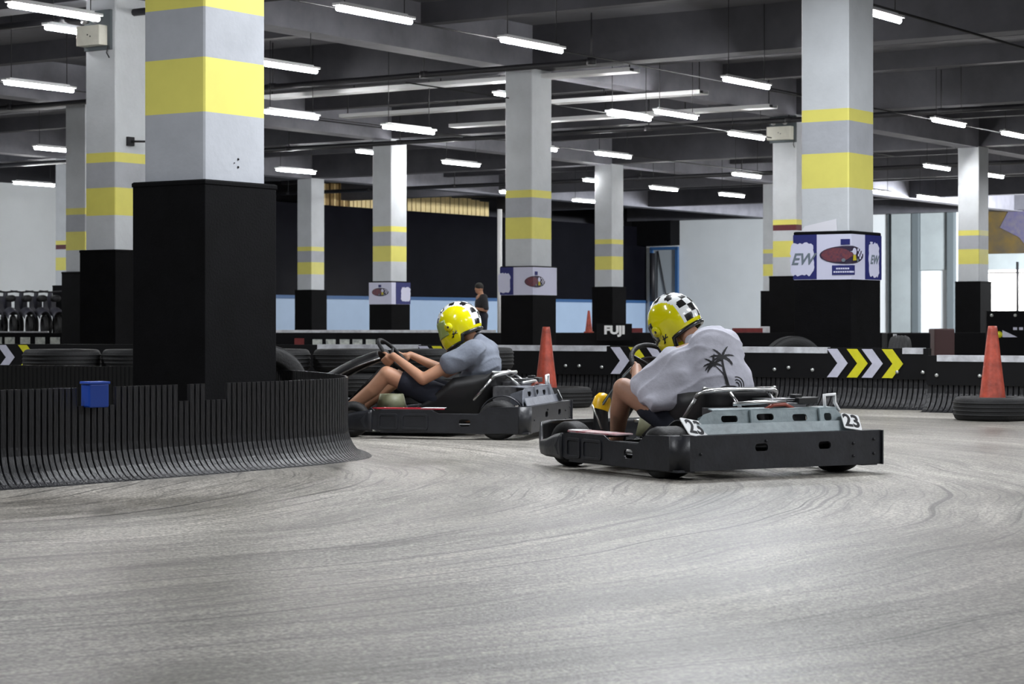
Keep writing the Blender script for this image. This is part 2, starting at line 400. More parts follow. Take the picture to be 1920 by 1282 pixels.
zw0, zw1 = CH+(HY-582)*84/F, CH+(HY-503)*84/F
win = rwall('window_1', kW0, kW1+3, zw0, zw1, M['glass'], th=.03, back=.1)
fr = MB()
for px in (1868, 1908): 
    p = rw_pt(px, cor)[0]; fr.tube([(p.x, p.y, zw0), (p.x, p.y, zw1+(.3 if px == 1908 else -.5))], .05 if px > 1900 else .02, 8)
a = rw_pt(1852, cor)[0]; b = rw_pt(1925, cor)[0]
fr.tube([(a.x, a.y, 2.75), (b.x, b.y, 2.75)], .025, 8)
o = fr.build('window_frame', M['pipe']); o['kind'] = 'structure'
# mural above the window
o = rwall('mural', kW0, kW1+3, CH+(HY-472)*84/F, CH+(HY-374)*84/F, M['mural'], th=.04, back=-.05, st=False)
tag(o, 'faded gold and violet mural above the bright window at the far right', 'mural')
mb = MB()
pl = [(0, 0), (.5, .9), (1.1, 1.4), (1.8, 1.1), (2.6, 1.5), (3.2, .4), (2.7, -.5), (2, -.2), (1.3, -1.0), (.8, -.4)]
p = rw_pt(1876, cor)[0]
mb.prism(pl, -E, (0, 0, 1), -D, (p.x, p.y, 4.55), .09, 0)
mb.build('violet_shape', M['muralp'], fix=True).parent = o
bpy.context.view_layer.update(); o.children[0].matrix_parent_inverse = o.matrix_world.inverted()
# pilasters and recesses of the right wall
def strip(p0, p1, z0, z1, m, th, name, lab=None):
    q = rwall(name, kr(p0), kr(p1), z0, z1, m, th=th, back=-th); return q
strip(1667, 1676, 0, DECK, M['greyd'], .12, 'trim_3')
strip(1676, 1714, 0, DECK, M['greyp'], .25, 'trim_4')
strip(1715, 1727, 0, DECK, M['greyd'], .3, 'trim_5')
strip(1728, 1779, 2.9, DECK, M['greyp'], .12, 'trim_6')
strip(1781, 1793, 0, DECK, M['greyd'], .3, 'trim_7')
# service door with blue frame near the corner, dark box above
kd0, kd1 = kr(1207), kr(1272)
z1d = CH+(HY-463)*93/F
def rp(k, z, out): p = cor-E*k-D*out; return (p.x, p.y, z)
mb = MB()
dw = kd1-.35
mb.box(rp(.35+dw/2, z1d/2, .06), (dw, .08, z1d), rz=RE)
door = mb.build('door_1', mat('door_grey', (.36, .40, .43), .5)); door['kind'] = 'structure'
mb = MB()
for k in (.35, kd1): mb.box(rp(k, z1d/2, .12), (.13, .14, z1d), rz=RE)
mb.box(rp(.35+dw/2, z1d, .12), (dw+.13, .14, .13), rz=RE)
q = mb.build('door_frame', M['bluedark'], parent=door)
mb = MB(); mb.tube([rp(dw*.5, z1d-.1, .13), rp(dw*.5, .1, .13)], .02, 6); mb.tube([rp(dw*.52, z1d-.1, .13), rp(dw*.98, 1.2, .13)], .025, 6); mb.tube([rp(dw*.32, z1d-.2, .15), rp(dw*.32, 1.7, .15)], .12, 6)
mb.build('door_brace', M['pipe'], parent=door)
zb0, zb1 = CH+(HY-461)*93/F, CH+(HY-408)*93/F
o = MB().box((0, 0, 0), (kd1+.35, .8, zb1-zb0)).build('wall_box', M['clad'], loc=rp(kd1/2-.1, (zb0+zb1)/2+.08, .42), rz=RE)
tag(o, 'black boxed housing mounted over the blue framed door at the back', 'housing')
o = MB().tube([rp(-.1, zb1+.1, .5), rp(-.1, DECK, .5)], .05, 8).build('blue_downpipe', M['bluedark'])
tag(o, 'thin blue pipe dropping from the ceiling above the black housing', 'pipe')

# ------------------------------------------------------------------ columns
def column(i, j, base_h, label, maroon=False, low=0):
    p = lat(i, j)+off
    r = empty('column', (p.x, p.y, 0), RE, label, 'column')
    bands = [(base_h-.3, 1.41+CH, low), (1.41+CH, 1.78+CH, 2), (1.78+CH, 2.12+CH, 1), (2.12+CH, 2.25+CH, 2), (2.25+CH, BOT+.02, 0)]
    if maroon: bands = [(base_h-.3, 1.34+CH, 0), (1.34+CH, 1.68+CH, 2), (1.68+CH, 1.90+CH, 0), (1.90+CH, 2.02+CH, 3), (2.02+CH, 2.13+CH, 2), (2.13+CH, BOT+.02, 0)]
    mb = MB(); x, y = CA/2, CB/2; ch = .012
    ring = [(-x+ch, -y), (x-ch, -y), (x, -y+ch), (x, y-ch), (x-ch, y), (-x+ch, y), (-x, y-ch), (-x, -y+ch)]
    for (z0, z1, mi) in bands:
        vs = [(a, b, z0) for a, b in ring]+[(a, b, z1) for a, b in ring]
        mb.add(vs, [(k, (k+1) % 8, 8+(k+1) % 8, 8+k) for k in range(8)], mi)
    # local axes: X along E, Y along -D?  (rotation RE maps X->E, Y->-D)
    mb.build('shaft', [M['paint'], M['paint_gray'], M['paint_yellow'], M['paint_maroon']], r)
    c = .055
    cb = MB(); cb.box((0, 0, base_h/2), (CA+2*c, CB+2*c, base_h)); cb.box((0, 0, base_h-.02), (CA+2*c+.012, CB+2*c+.012, .03))
    cb.build('base_cladding', M['clad'], r, bevel=.006)
    return r
B = 1.80
colB = column(-2, -1, 1.80, 'largest grey and yellow banded column with tall black base, behind the near left barrier', low=1)
for z_ in (1.958, 1.904, 1.93):
    y_ = CB/2-(.34 if z_ != 1.93 else .30); MB().tube([(-CA/2-.001, y_, z_), (-CA/2-.006, y_, z_)], .008 if z_ != 1.93 else .004, 8).build('anchor_bolt', M['ink'], colB)
colL = column(-1, 0, 1.80, 'column with an emergency light box near its top, just left of the largest column')
colC = column(0, 0, 1.79, 'tall centre column with white banner, behind the orange cone in the middle')
colR = column(-1, -1, 1.80, 'big right column wrapped in the largest blue and white banner')
colC2 = column(1, 1, 1.79, 'column with small white logo banner, behind the far kart driver')
column(2, 2, 1.79, 'slimmest plain banded column left of centre, before the pale blue wall')
column(2, 1, 1.79, 'banded column directly above the word on the far barrier, left of the blue framed door')
column(2, 0, 1.83, 'banded column at the far right beside the bright window')
colR2 = column(1, 0, 1.79, 'column with maroon stripe partly hidden by the big banner column', maroon=True)
column(3, 1, 1.79, 'narrow far column half hidden behind the maroon striped column on the right')
column(0, 1, 1.83, 'second column from the left edge, with banded shaft')
column(1, 2, 1.79, 'far left column with maroon stripe beside the white wall', maroon=True)

# ------------------------------------------------------------------ banners wrapped round column bases
def banner(col, z0, z1, art, name_label, s0=None, s1=None):
    "art(fn add(verts2d, faces, matkey, layer)) in wrap coords (s along left face then right face, z)"
    c = .055; La = CA+2*c; Lb = CB+2*c; o = .008
    def mp(s, z, lay):
        e = o+lay*.0035
        # local column frame: X=E dir, Y=-D dir ; near corner at X=-CA/2-c , Y=+CB/2+c
        X0 = -(CA/2+c); Y0 = CB/2+c
        if s <= La: return (X0+(La-s), Y0+e, z)
        return (X0-e, Y0-(s-La), z)
    r = empty('banner', col.location, col.rotation_euler.z, name_label, 'banner')
    def add(vs, fs, key, lay, pname):
        bm = bmesh.new(); bv = [bm.verts.new((v[0], v[1], 0)) for v in vs]
        for f in fs:
            try: bm.faces.new([bv[k] for k in f])
            except ValueError: pass
        geom = bm.verts[:]+bm.edges[:]+bm.faces[:]
        bmesh.ops.bisect_plane(bm, geom=geom, plane_co=(La, 0, 0), plane_no=(1, 0, 0))
        for dx in (-.004, .004):
            geom = bm.verts[:]+bm.edges[:]+bm.faces[:]
            bmesh.ops.bisect_plane(bm, geom=geom, plane_co=(La+dx, 0, 0), plane_no=(1, 0, 0))
        for v in bm.verts:
            s = v.co.x; z = v.co.y
            if abs(s-La) < 1e-5:
                e = o+lay*.0035; v.co = (-(CA/2+c)-e, CB/2+c+e, z)
            else: v.co = mp(s, z, lay)
        me = bpy.data.meshes.new(pname); bm.to_mesh(me); bm.free(); me.materials.append(M[key])
        ob = bpy.data.objects.new(pname, me); COL.objects.link(ob); ob.parent = r
        sol = ob.modifiers.new('s', 'SOLIDIFY'); sol.thickness = .0025
        return ob
    art(add, La, Lb); return r
def poly(pts): return pts, [tuple(range(len(pts)))]
def rect(a, b, c, d): return poly([(a, c), (b, c), (b, d), (a, d)])
def splash(cx, cy, a, b, seed, n=40):
    rnd = random.Random(seed); return poly([(cx+a*(1+rnd.uniform(-.09, .05))*max(-1, min(1, 1.25*math.cos(2*math.pi*k/n))), cy+b*(1+rnd.uniform(-.09, .05))*max(-1, min(1, 1.2*math.sin(2*math.pi*k/n)))) for k in range(n)])
def logo(add, cx, cz, a, b, full=True):
    add(*poly(ell(cx, cz, a, b)), 'logo_dark', 2, 'logo_oval')
    add(*poly(ell(cx-a*.38, cz, a*.55, b*.78)), 'logo_red', 3, 'logo_patch')
    # small checks on the right of the oval
    vs = []; fs = []
    for i in range(4):
        for j in range(4):
            if (i+j) % 2 == 0:
                x = cx+a*(.52+.10*i)+j*a*.02; y = cz+b*(.45-.3*j)
                if ((x+a*.1-cx)/a)**2+((y-cz)/b)**2 > .95: continue
                k = len(vs); vs += [(x, y), (x+a*.1, y), (x+a*.12, y+b*.28), (x+a*.02, y+b*.28)]; fs.append((k, k+1, k+2, k+3))
    add(vs, fs, 'bannerw', 3, 'logo_checks')
    add(*poly(ell(cx+a*.28, cz+b*.35, a*.14, b*.42, 16)), 'bannerw', 4, 'logo_helmet')
    add(*poly([(cx+a*.16, cz-b*.65), (cx+a*.42, cz-b*.6), (cx+a*.36, cz+b*.05), (cx+a*.2, cz+b*.05)]), 'logo_yellow', 4, 'logo_kart')
    for q in (-.1, .5): add(*poly(ell(cx+a*q, cz-b*.6, a*.07, b*.2, 14)), 'grey_ink', 5, 'logo_wheel')
    add(*rect(cx-a*.22, cx+a*.12, cz+b*1.12, cz+b*1.75), 'navy', 2, 'logo_flag')
def art_R(add, La, Lb):
    z0, z1 = 1.285, 1.765; T = La+Lb
    add(*rect(0, T, z0, z1), 'bannerw', 0, 'cloth')
    add(*rect(-.008, .27, z0+.006, z1), 'navy', 1, 'blue_panel')
    add(*rect(La+.325, T+.005, z0+.006, z1), 'navy', 1, 'blue_panel')
    add(*splash(.10, 1.505, .14, .175, 3), 'bannerw', 2, 'white_splash')
    add(*splash(La+.54, 1.50, .13, .185, 5), 'bannerw', 2, 'white_splash')
    v, f = text_shape('EW', .17, 0, .35, .004); add([(p.x+.10, p.y+1.50) for p in v], f, 'grey_ink', 3, 'lettering')
    v, f = text_shape('EW', .13, 0, .35, .004); add([(p.x+La+.54, p.y+1.50) for p in v], f, 'grey_ink', 3, 'lettering')
    v, f = text_shape('...', .10, 0, 0, .004); add([(p.x+La+.47, p.y+1.71) for p in v], f, 'bannerw', 3, 'small_marks')
    logo(add, .62, 1.545, .315, .095)
    add(*rect(.45, La+.06, 1.335, 1.435), 'navy', 2, 'blue_tag')
    for (z, n, x0) in ((1.40, 6, .50), (1.365, 9, .47)):
        vs = []; fs = []
        for q in range(n):
            k = len(vs); x = x0+q*.026; vs += [(x, z-.009), (x+.02, z-.009), (x+.02, z+.009), (x, z+.009)]; fs.append((k, k+1, k+2, k+3))
        add(vs, fs, 'bannerw', 3, 'small_print')
banner(colR, 0, 0, art_R, 'largest banner, with oval race logo between blue panels, on the big right column')
def art_C(add, La, Lb):
    z0, z1 = 1.29, 1.77; T = La+Lb
    add(*rect(0, T+.01, z0, z1), 'bannerw', 0, 'cloth')
    add(*rect(-.008, .27, z0+.006, z1), 'navy', 1, 'blue_panel')
    add(*splash(.08, 1.50, .13, .17, 8), 'bannerw', 2, 'white_splash')
    logo(add, La+.10, 1.52, .26, .10)
banner(colC, 0, 0, art_C, 'white banner with a blue left panel and oval logo, on the centre column')
def art_C2(add, La, Lb):
    z0, z1 = 1.24, 1.76; T = La+Lb
    add(*rect(-.005, T, z0, z1), 'bannerw', 0, 'cloth')
    logo(add, .34, 1.53, .25, .10)
    add(*rect(La+.16, T+.005, z0+.004, z1), 'navy', 1, 'blue_panel')
    add(*splash(La+.55, 1.48, .19, .17, 12), 'bannerw', 2, 'white_splash')
banner(colC2, 0, 0, art_C2, 'small banner with oval logo and blue right end, on the column behind the far driver')
# loose paper above the big banner
mb = MB(); mb.prism([(0, 0), (.43, .0), (.42, .13), (.05, .06)], -E, (0, 0, 1), -D, colR.location+E*(CA/2+.0)-D*(CB/2+.012)+Vector((0, 0, 1.80)), .004)
tag(mb.build('paper_sheet', M['paper']), 'white torn paper sheet standing above the largest banner', 'paper')

# ------------------------------------------------------------------ tube lights
rel = 3.75; ZT = CH+rel
def tube_root():
    r = empty('tube_light', (0, 0, 0))
    mb = MB(); mb.box((0, 0, .045), (1.52, .12, .03)); mb.box((0, 0, .075), (1.3, .04, .02)); mb.build('fixture_body', M['whitep'], r)
    MB().tube([(-.73, 0, -.005), (.73, 0, -.005)], .032, 10).build('tube', M['tube'], r)
    for s in (-.6, .6): MB().tube([(s, 0, .08), (s, 0, DECK-ZT)], .006, 6).build('hanger', M['conduit'], r)
    return r
TL = [(703, 28, 'tube light at the top edge, right of the largest column'), (998, 85, 'tube light just above the centre column'),
 (1400, 156, 'tube light left of the big banner column, beneath a bright beam'), (103, 22, 'tube light at the top left corner'),
 (74, 162, 'tube light high on the left edge, below the top left one'), (534, 125, 'upper of two tube lights touching the right side of the largest column'),
 (547, 215, 'lower of two tube lights touching the right side of the largest column'), (767, 243, 'tube light over the top of the banner column behind the far driver'),
 (555, 321, 'tube light above the slimmest column'), (865, 307, 'tube light between the two small banner columns, upper one'),
 (703, 287, 'tube light mostly hidden behind the top of the small banner column'), (828, 353, 'tube light in front of the cardboard boxes'),
 (1180, 218, 'left of two neighbouring tube lights right of the centre column'), (1268, 215, 'right of two neighbouring tube lights right of the centre column'),
 (1400, 255, 'tube light left of the emergency box on the right'), (1150, 291, 'tube light over the column above the word sign'),
 (1400, 329, 'tube light below the one by the right emergency box'), (1245, 354, 'tube light above the black housing at the back'),
 (1372, 366, 'tube light lowest above the white back wall'), (1098, 377, 'tube light lowest, left of the column above the word sign'),
 (1121, 340, 'tube light half hidden behind the column above the word sign'), (1640, 26, 'tube light at the top right, beside the big banner column'),
 (1779, 230, 'tube light highest near the far right column'), (1757, 314, 'tube light left of the far right column shaft'),
 (1906, 254, 'tube light at the right edge'), (1860, 329, 'tube light right behind the far right column'),
 (1648, 360, 'tube light just right of the big banner column, low'), (1740, 370, 'tube light lowest on the right, over the grey pilasters'),
 (64, 345, 'tube light in front of the white wall at the left edge'), (112, 281, 'small far tube light above the maroon striped left column'),
 (160, 62, 'tube light behind the left emergency light box'), (972, 183, 'tube light hidden behind the centre column, upper one'),
 (965, 362, 'tube light hidden behind the centre column, lower one'), (1008, 277, 'tube light hidden behind the centre column, middle one')]
t0 = None
for (px, py, lb) in TL:
    k_ = {160: .22, 972: .3, 703: .5, 1121: .15, 767: -.35, 1400: -.0, 828: .75}.get(px, 0)
    if (px, py) == (703, 28): k_ = 0
    p = at(px, ZT+k_, py=py)
    if t0 is None: t0 = tube_root(); t0.location = p; t0.rotation_euler = (0, 0, RD); tag(t0, lb, 'light', 'fluorescent tube lights under the ceiling')
    else: dup(t0, p, RD, lb, 'fluorescent tube lights under the ceiling')
t0['category'] = 'light'
# cables that link the lamps, along D, and pipes along E
def run(p, d, L0, L1, r, m, name, lab, cat, hang=0):
    a = p+d*L0; b = p+d*L1; mb = MB().tube([a, b], r, 8)
    if hang:
        k = L0
        while k < L1: q = p+d*k; mb.tube([q, (q.x, q.y, DECK-.05)], .012, 6); mb.tube([(q.x, q.y, q.z-.05), (q.x, q.y, q.z+.06)], r*1.6, 8); k += hang
    return tag(mb.build(name, m), lab, cat)
run(at(998, ZT+.1, py=85), D, -9, 9, .012, M['conduit'], 'lamp_cable', 'black cable linking the lamps above the centre column', 'cable')
run(at(547, ZT+.1, py=215), D, -3, 22, .012, M['conduit'], 'lamp_cable', 'black cable running right from the lamps by the largest column', 'cable')
run(at(1180, ZT+.1, py=218), D, -7, 12, .012, M['conduit'], 'lamp_cable', 'black cable along the pair of lamps right of the centre column', 'cable')
run(at(1779, ZT+.1, py=230), D, -8, 9, .012, M['conduit'], 'lamp_cable', 'black cable along the lamps at the far right', 'cable')
run(at(74, ZT+.1, py=162), D, -6, 12, .012, M['conduit'], 'lamp_cable', 'black cable along the lamps at the left edge', 'cable')
run(at(1100, 5.05, py=247), E, -22, 26, .055, M['pipe'], 'sprinkler_pipe', 'dark pipe crossing the middle of the ceiling behind the centre column', 'pipe', 3.4)
run(at(1300, 5.08, py=330), E, -22, 30, .06, M['pipe'], 'sprinkler_pipe', 'dark pipe low across the rear ceiling, left of the maroon striped right column', 'pipe', 3.4)
run(at(700, 5.08, py=148), E, -4.5, 14, .05, M['pipe'], 'sprinkler_pipe', 'dark pipe with clamps over the small banner column', 'pipe', 3.4)
run(at(100, 5.0, py=40), E, -7, 6, .05, M['pipe'], 'sprinkler_pipe', 'dark pipe behind the left emergency light box', 'pipe', 3.4)
def lit_slit(px, py, a, b, lab):  # white strips added in place of the lit ceiling slits between beams
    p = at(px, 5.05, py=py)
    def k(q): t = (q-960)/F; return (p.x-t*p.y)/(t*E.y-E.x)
    k0, k1 = k(a), k(b); c = p+E*((k0+k1)/2); r = empty('lit_slit_strip', c, RE, lab, 'lit ceiling strip')
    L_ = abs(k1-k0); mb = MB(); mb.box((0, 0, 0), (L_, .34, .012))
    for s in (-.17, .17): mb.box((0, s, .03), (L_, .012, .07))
    mb.build('lit_slit', M['whitep'], r)
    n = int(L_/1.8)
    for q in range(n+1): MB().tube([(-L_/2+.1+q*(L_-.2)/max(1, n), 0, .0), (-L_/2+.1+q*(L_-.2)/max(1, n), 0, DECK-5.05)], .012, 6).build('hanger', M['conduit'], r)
    MB().tube([(-L_/2, .05, .03), (L_/2, .05, .03)], .03, 8).build('strip_line', M['pipe'], r)
lit_slit(945, 153, 503, 1190, 'white strip imitating lit ceiling, directly behind the top of the centre column')
lit_slit(930, 202, 645, 1320, 'white strip imitating lit ceiling, second behind the centre column top, meeting the pair of lamps')
lit_slit(900, 236, 850, 1450, 'white strip imitating lit ceiling, third behind the centre column top, reaching the right emergency box')
run(at(1780, 5.1, py=50), D, -4, 12, .02, M['conduit'], 'conduit', 'thin conduit falling to the right at the upper right', 'conduit')

# ------------------------------------------------------------------ emergency light boxes
def emergency(col, px, py0, py1, wpx, lab):
    # on the left face (normal -D) of a column ; local Y=+ faces camera side
    r = empty('emergency_light', col.location, col.rotation_euler.z, lab, 'emergency light')
    Z = col.location.y-.4; sc = F/Z
    z0 = CH+(HY-py1)/sc; z1 = CH+(HY-py0)/sc; h = z1-z0; wd = wpx/sc/.8
    y = CB/2; xc = .02
    mb = MB(); mb.box((xc, y+.02, (z0+z1)/2+.02), (wd+.06, .04, h+.14)); mb.build('back_plate', M['greyd'], r)
    MB().box((xc+.02, y+.12, z0+h*.34), (wd, .16, h*.68)).build('battery_box', M['box_cream'], r, bevel=.01)
    for s in (-1, 1):
        T = Matrix.Translation((xc+.02+s*wd*.24, y+.12, z1-h*.13)) @ Matrix.Rotation(-math.pi/2, 4, 'X')
        mb = MB(); mb.lathe([(.001, -.03), (.035, -.03), (.055, .05), (.001, .052)], 20, T); mb.build('lamp_head', M['lens'], r)
    mb = MB(); mb.tube([(xc-wd/2, y+.05, z0), (xc-wd/2+.02, y+.06, z0-.1), (xc-wd/2+.02, y+.01, z0-.16)], .008, 6)
    mb.build('cable', M['conduit'], r)
    for (a, b) in ((.02, .36), (-.03, .3)): MB().tube([(xc+a, y+.2, z0+h*b), (xc+a, y+.206, z0+h*b)], .01, 8).build('indicator', M['ink'], r)
    return r
emergency(colL, 182, 30, 85, 48, 'cream emergency light box with two lamp heads on the column left of the largest one')
emergency(colR2, 1467, 225, 262, 40, 'cream emergency light box on the maroon striped right column')
def small_cam(col, z, lab):
    r = empty('wall_camera', col.location, col.rotation_euler.z, lab, 'camera')
    x = -CA/2; y = .05
    mb = MB(); mb.box((x-.02, y, z), (.04, .12, .12)); mb.build('mount', M['ink'], r)
    MB().tube([(x-.04, y, z), (x-.28, y-.18, z)], .014, 8).build('arm', M['ink'], r)
small_cam(colL, CH+(HY-228)/155, 'small black camera bracket on the right face of the emergency light column')

# ------------------------------------------------------------------ barriers
def resample(pts, step):
    P = [Vector((p[0], p[1], 0)) for p in pts]
    # Catmull-Rom
    out = []
    for i in range(len(P)-1):
        p0 = P[max(i-1, 0)]; p1 = P[i]; p2 = P[i+1]; p3 = P[min(i+2, len(P)-1)]
        for k in range(24):
            t = k/24; out.append(.5*((2*p1)+(-p0+p2)*t+(2*p0-5*p1+4*p2-p3)*t*t+(-p0+3*p1-3*p2+p3)*t**3))
    out.append(P[-1]); res = [out[0].copy()]; acc = 0
    for a, b in zip(out, out[1:]):
        L = (b-a).length; d = 0
        while acc+L-d >= step:
            need = step-acc; d += need; res.append(a.lerp(b, d/L)); acc = 0; 
        acc += L-d
    return res
def slats(path, h, flare, name, m, period=.045, side=1, hfn=None, z_low=0.0, zr=.2):
    "ribbed plastic skirt: foot line = path, wall set back by flare"
    R = resample(path, period); mb = MB(); N = len(R)
    prof = []
    for k in range(8): 
        a = math.pi/2*k/7; prof.append((flare*(1-math.sin(a)), z_low+zr*(1-math.cos(a))))
    back = MB()
    for i in range(N-1):
        p = R[i]; q = R[i+1]; t = (q-p).normalized(); n = Vector((t.y, -t.x, 0))*side
        tp = (R[min(i+1, N-1)]-R[max(i-1, 0)]).normalized(); tq = (R[min(i+2, N-1)]-R[i]).normalized()
        npp = Vector((tp.y, -tp.x, 0))*side; nq = Vector((tq.y, -tq.x, 0))*side
        hh = hfn(p, h) if hfn else h
        if hh <= 0: continue
        pr = prof+[(0, zr+(hh-zr)*.5), (0, hh)]
        cols = []
        for f, bul in ((.0, 0), (.07, .008), (.79, .008), (.86, 0)):
            b = p.lerp(q, f); nn = npp.lerp(nq, f)
            cols.append([b+nn*(o-flare+bul)+Vector((0, 0, z)) for (o, z) in pr])
        vs = [v for c in cols for v in c]; L = len(pr)
        fs = [(c*L+k, (c+1)*L+k, (c+1)*L+k+1, c*L+k+1) for c in range(3) for k in range(L-1)]
        # thickness : inner copy
        base = len(vs)
        vs += [v-n*.014 for v in vs]
        fs += [tuple(base+z for z in f_[::-1]) for f_ in fs]
        for c in (0, 3):
            fs += [(c*L+k, c*L+k+1, base+c*L+k+1, base+c*L+k) for k in range(L-1)]
        fs += [(c*L+L-1, (c+1)*L+L-1, base+(c+1)*L+L-1, base+c*L+L-1) for c in range(3)]
        mb.add(vs, fs, 0, False)
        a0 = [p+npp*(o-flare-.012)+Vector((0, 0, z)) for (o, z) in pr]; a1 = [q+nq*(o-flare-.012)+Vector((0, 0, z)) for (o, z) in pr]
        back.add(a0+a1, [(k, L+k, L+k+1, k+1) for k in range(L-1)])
    return mb, back, R
# near left island
isl = [(-4.2, 9.4), (-2.57, 10.86), (-2.13, 11.36), (-1.65, 12.0), (-1.27, 12.55), (-1.0, 13.03), (-.885, 13.5), (-.97, 14.15), (-1.15, 14.75), (-1.38, 15.35), (-1.75, 15.95), (-2.6, 16.6), (-3.8, 17.3), (-5.2, 17.9)]
def hisl(p, h):
    px = 960+F*p.x/p.y
    if p.y > 13.6 and p.x < -.9: return h
    if 172 < px < 248: return .40
    if 335 < px < 366 or 383 < px < 412: return h+.0
    if 366 < px < 383 or 412 < px < 452: return .405
    return h
mb, back, R = slats(isl, .497, .15, 's', None, .043, 1, hisl, 0, .2)
root = empty('ribbed_barrier', (-1.6, 12.6, 0), 0, 'near black ribbed plastic barrier curving round the largest column', 'barrier')
mb.build('ribbed_skirt', M['slat'], root, off=(-1.6, 12.6, 0)); back.build('gap_shade_sheet', M['gap_shade'], root, off=(-1.6, 12.6, 0), fix=False)
# blue clamp box on top of the near barrier
p = at(178, .35, Y=11.45)
r = empty('blue_box', (p.x, p.y, 0.40), math.radians(38), 'small blue plastic box hung on the near ribbed barrier', 'box')
MB().box((0, 0, .055), (.115, .10, .125)).build('box_body', M['bluebox'], r, bevel=.008)
MB().box((0, 0, .122), (.125, .11, .014)).build('lid', M['bluebox'], r, bevel=.004)

def striped_barrier(path, htop, zb, hboard, label, chevs, bolts, dirrev=False, stripes=None, bottoms=.28, period=.052):
    mb, back, R = slats(path, zb+.03, .22, 's', None, period, 1, None, 0, zb-.03)
    c0 = R[len(R)//2]; root = empty('track_barrier', (c0.x, c0.y, 0), 0, label, 'barrier')
    mb.build('ribbed_skirt', M['slat'], root, off=c0); back.build('gap_shade_sheet', M['gap_shade'], root, off=c0, fix=False)
    # the board line: offset inward by flare
    def line(s): 
        i = max(0, min(len(R)-2, int(s/period))); f = s/period-i; p = R[i].lerp(R[i+1], f)
        t = (R[min(i+2, len(R)-1)]-R[max(i-1, 0)]).normalized(); return p-Vector((t.y, -t.x, 0))*.21, t, Vector((t.y, -t.x, 0))
    Ltot = (len(R)-1)*period
    def s_at(px):
        best = min(range(len(R)), key=lambda i: abs(960+F*line(i*period)[0].x/line(i*period)[0].y-px)); return best*period
    n = 60
    bd = MB()
    def sweep(mbb, s0, s1, z0, z1, o0, o1, k=60):
        rows = []
        for i in range(k+1):
            p, t, nn = line(s0+(s1-s0)*i/k); rows.append([p+nn*o0+Vector((0, 0, z0)), p+nn*o1+Vector((0, 0, z0)), p+nn*o1+Vector((0, 0, z1)), p+nn*o0+Vector((0, 0, z1))])
        vs = [v for r_ in rows for v in r_]; fs = []
        for i in range(k):
            for j in range(4): fs.append((i*4+j, i*4+(j+1) % 4, (i+1)*4+(j+1) % 4, (i+1)*4+j))
        fs += [(0, 1, 2, 3), (k*4+3, k*4+2, k*4+1, k*4)]
        mbb.add(vs, fs)
    sweep(bd, 0, Ltot, zb, htop, -.06, .02); bd.build('board', M['board'], root, off=c0)
    for (a, b) in (stripes or [(None, None)]):
        sa = s_at(a) if a is not None else 0; sb = s_at(b) if b is not None else Ltot
        st = MB(); sweep(st, sa, sb, htop-.055, htop+.004, -.05, .028, 30); st.build('white_stripe', M['stripe'], root, off=c0)
    H = htop-zb
    for (px, key, cut) in chevs:
        s = s_at(px); p, t, nn = line(s); w_ = .075*1.6; d_ = .11
        # chevron '>' pointing along +t (photo right)
        poly_ = [(0, H-.01), (w_*.9, H-.01), (w_*.9+d_, H/2), (w_*.9, .012), (0, .012), (d_, H/2)]
        ck = MB(); 
        for hf in ([(0, H-.01), (w_*.9, H-.01), (w_*.9+d_, H/2), (d_, H/2)], [(d_, H/2), (w_*.9+d_, H/2), (w_*.9, .012), (0, .012)]):
            ck.prism(hf, t, (0, 0, 1), nn, p+nn*.03+Vector((0, 0, zb)), .004)
        ck.build('chevron', M[key], root, off=c0)
    for (px, dz) in bolts:
        p, t, nn = line(s_at(px)); q = p+nn*.02+Vector((0, 0, zb+dz)); MB().tube([q, q+nn*.018], .017, 8).build('bolt', M['bolt'], root, off=c0)
    return root
mainp = [(-6.5, 24.6), (-4, 24.0), (-1.5, 23.5), (.67, 22.55), (2.8, 21.2), (3.9, 20.52)]
striped_barrier(mainp, .585, .285, 0, 'long black barrier with white top stripe and chevrons, behind both karts',
    [(1147, 'chw', 0), (1180, 'chy', 0), (1213, 'chw', 0), (790, 'chw', 0), (812, 'chy', 0), (1556, 'chw', 0), (1589, 'chy', 0), (1622, 'chw', 0), (1655, 'chy', 0), (0, 'chw', 0), (-33, 'chy', 0), (35, 'chy', 0)],
    [(1060, .09), (1084, .09), (1134, .08), (1452, .08), (1477, .1), (1522, .08), (1686, .07), (1730, .07)],
    stripes=[(600, 785), (845, 1143), (1395, 1552), (1697, 1737)])
striped_barrier([(3.78, 20.12), (4.55, 19.65), (5.3, 19.2), (6.2, 18.6)], .525, .25, 0, 'lower black barrier piece with white top stripe, behind the right hand cone',
    [], [(1756, .09), (1835, .09)], stripes=[(1757, None)])

# far barrier with coloured kerb panels
FY = 45.0
def far_box(px0, px1, z0, z1, Y, m, th=.3, name='b'):
    a = (px0-960)/F*Y; b = (px1-960)/F*Y
    return MB().box(((a+b)/2, Y+th/2, (z0+z1)/2), (b-a, th, z1-z0))
root = empty('far_barrier', (0, FY, 0), 0, 'far black barrier with rows of white and red panels across the hall', 'barrier')
far_box(-150, 1990, 0, .60, FY, 0).build('barrier_wall', M['farboard'], root, off=(0, FY, 0))
far_box(516, 930, .60, .655, FY+.02, 0, .24).build('white_top_rail', M['stripe'], root, off=(0, FY, 0))
def pz(y, Y=FY): return CH+(HY-y)*Y/F
for px in (586, 611, 637, 661, 686, -15, 9, 38, 66, 94):
    far_box(px, px+18, pz(656), pz(636) if px > 500 else pz(632), FY-.03, 0, .03).build('white_panel', M['kerbw'], root, off=(0, FY, 0))
for px in (552, 146, 174, 203, 231):
    far_box(px, px+18, pz(656), pz(634), FY-.03, 0, .03).build('red_panel', M['kerbr'], root, off=(0, FY, 0))
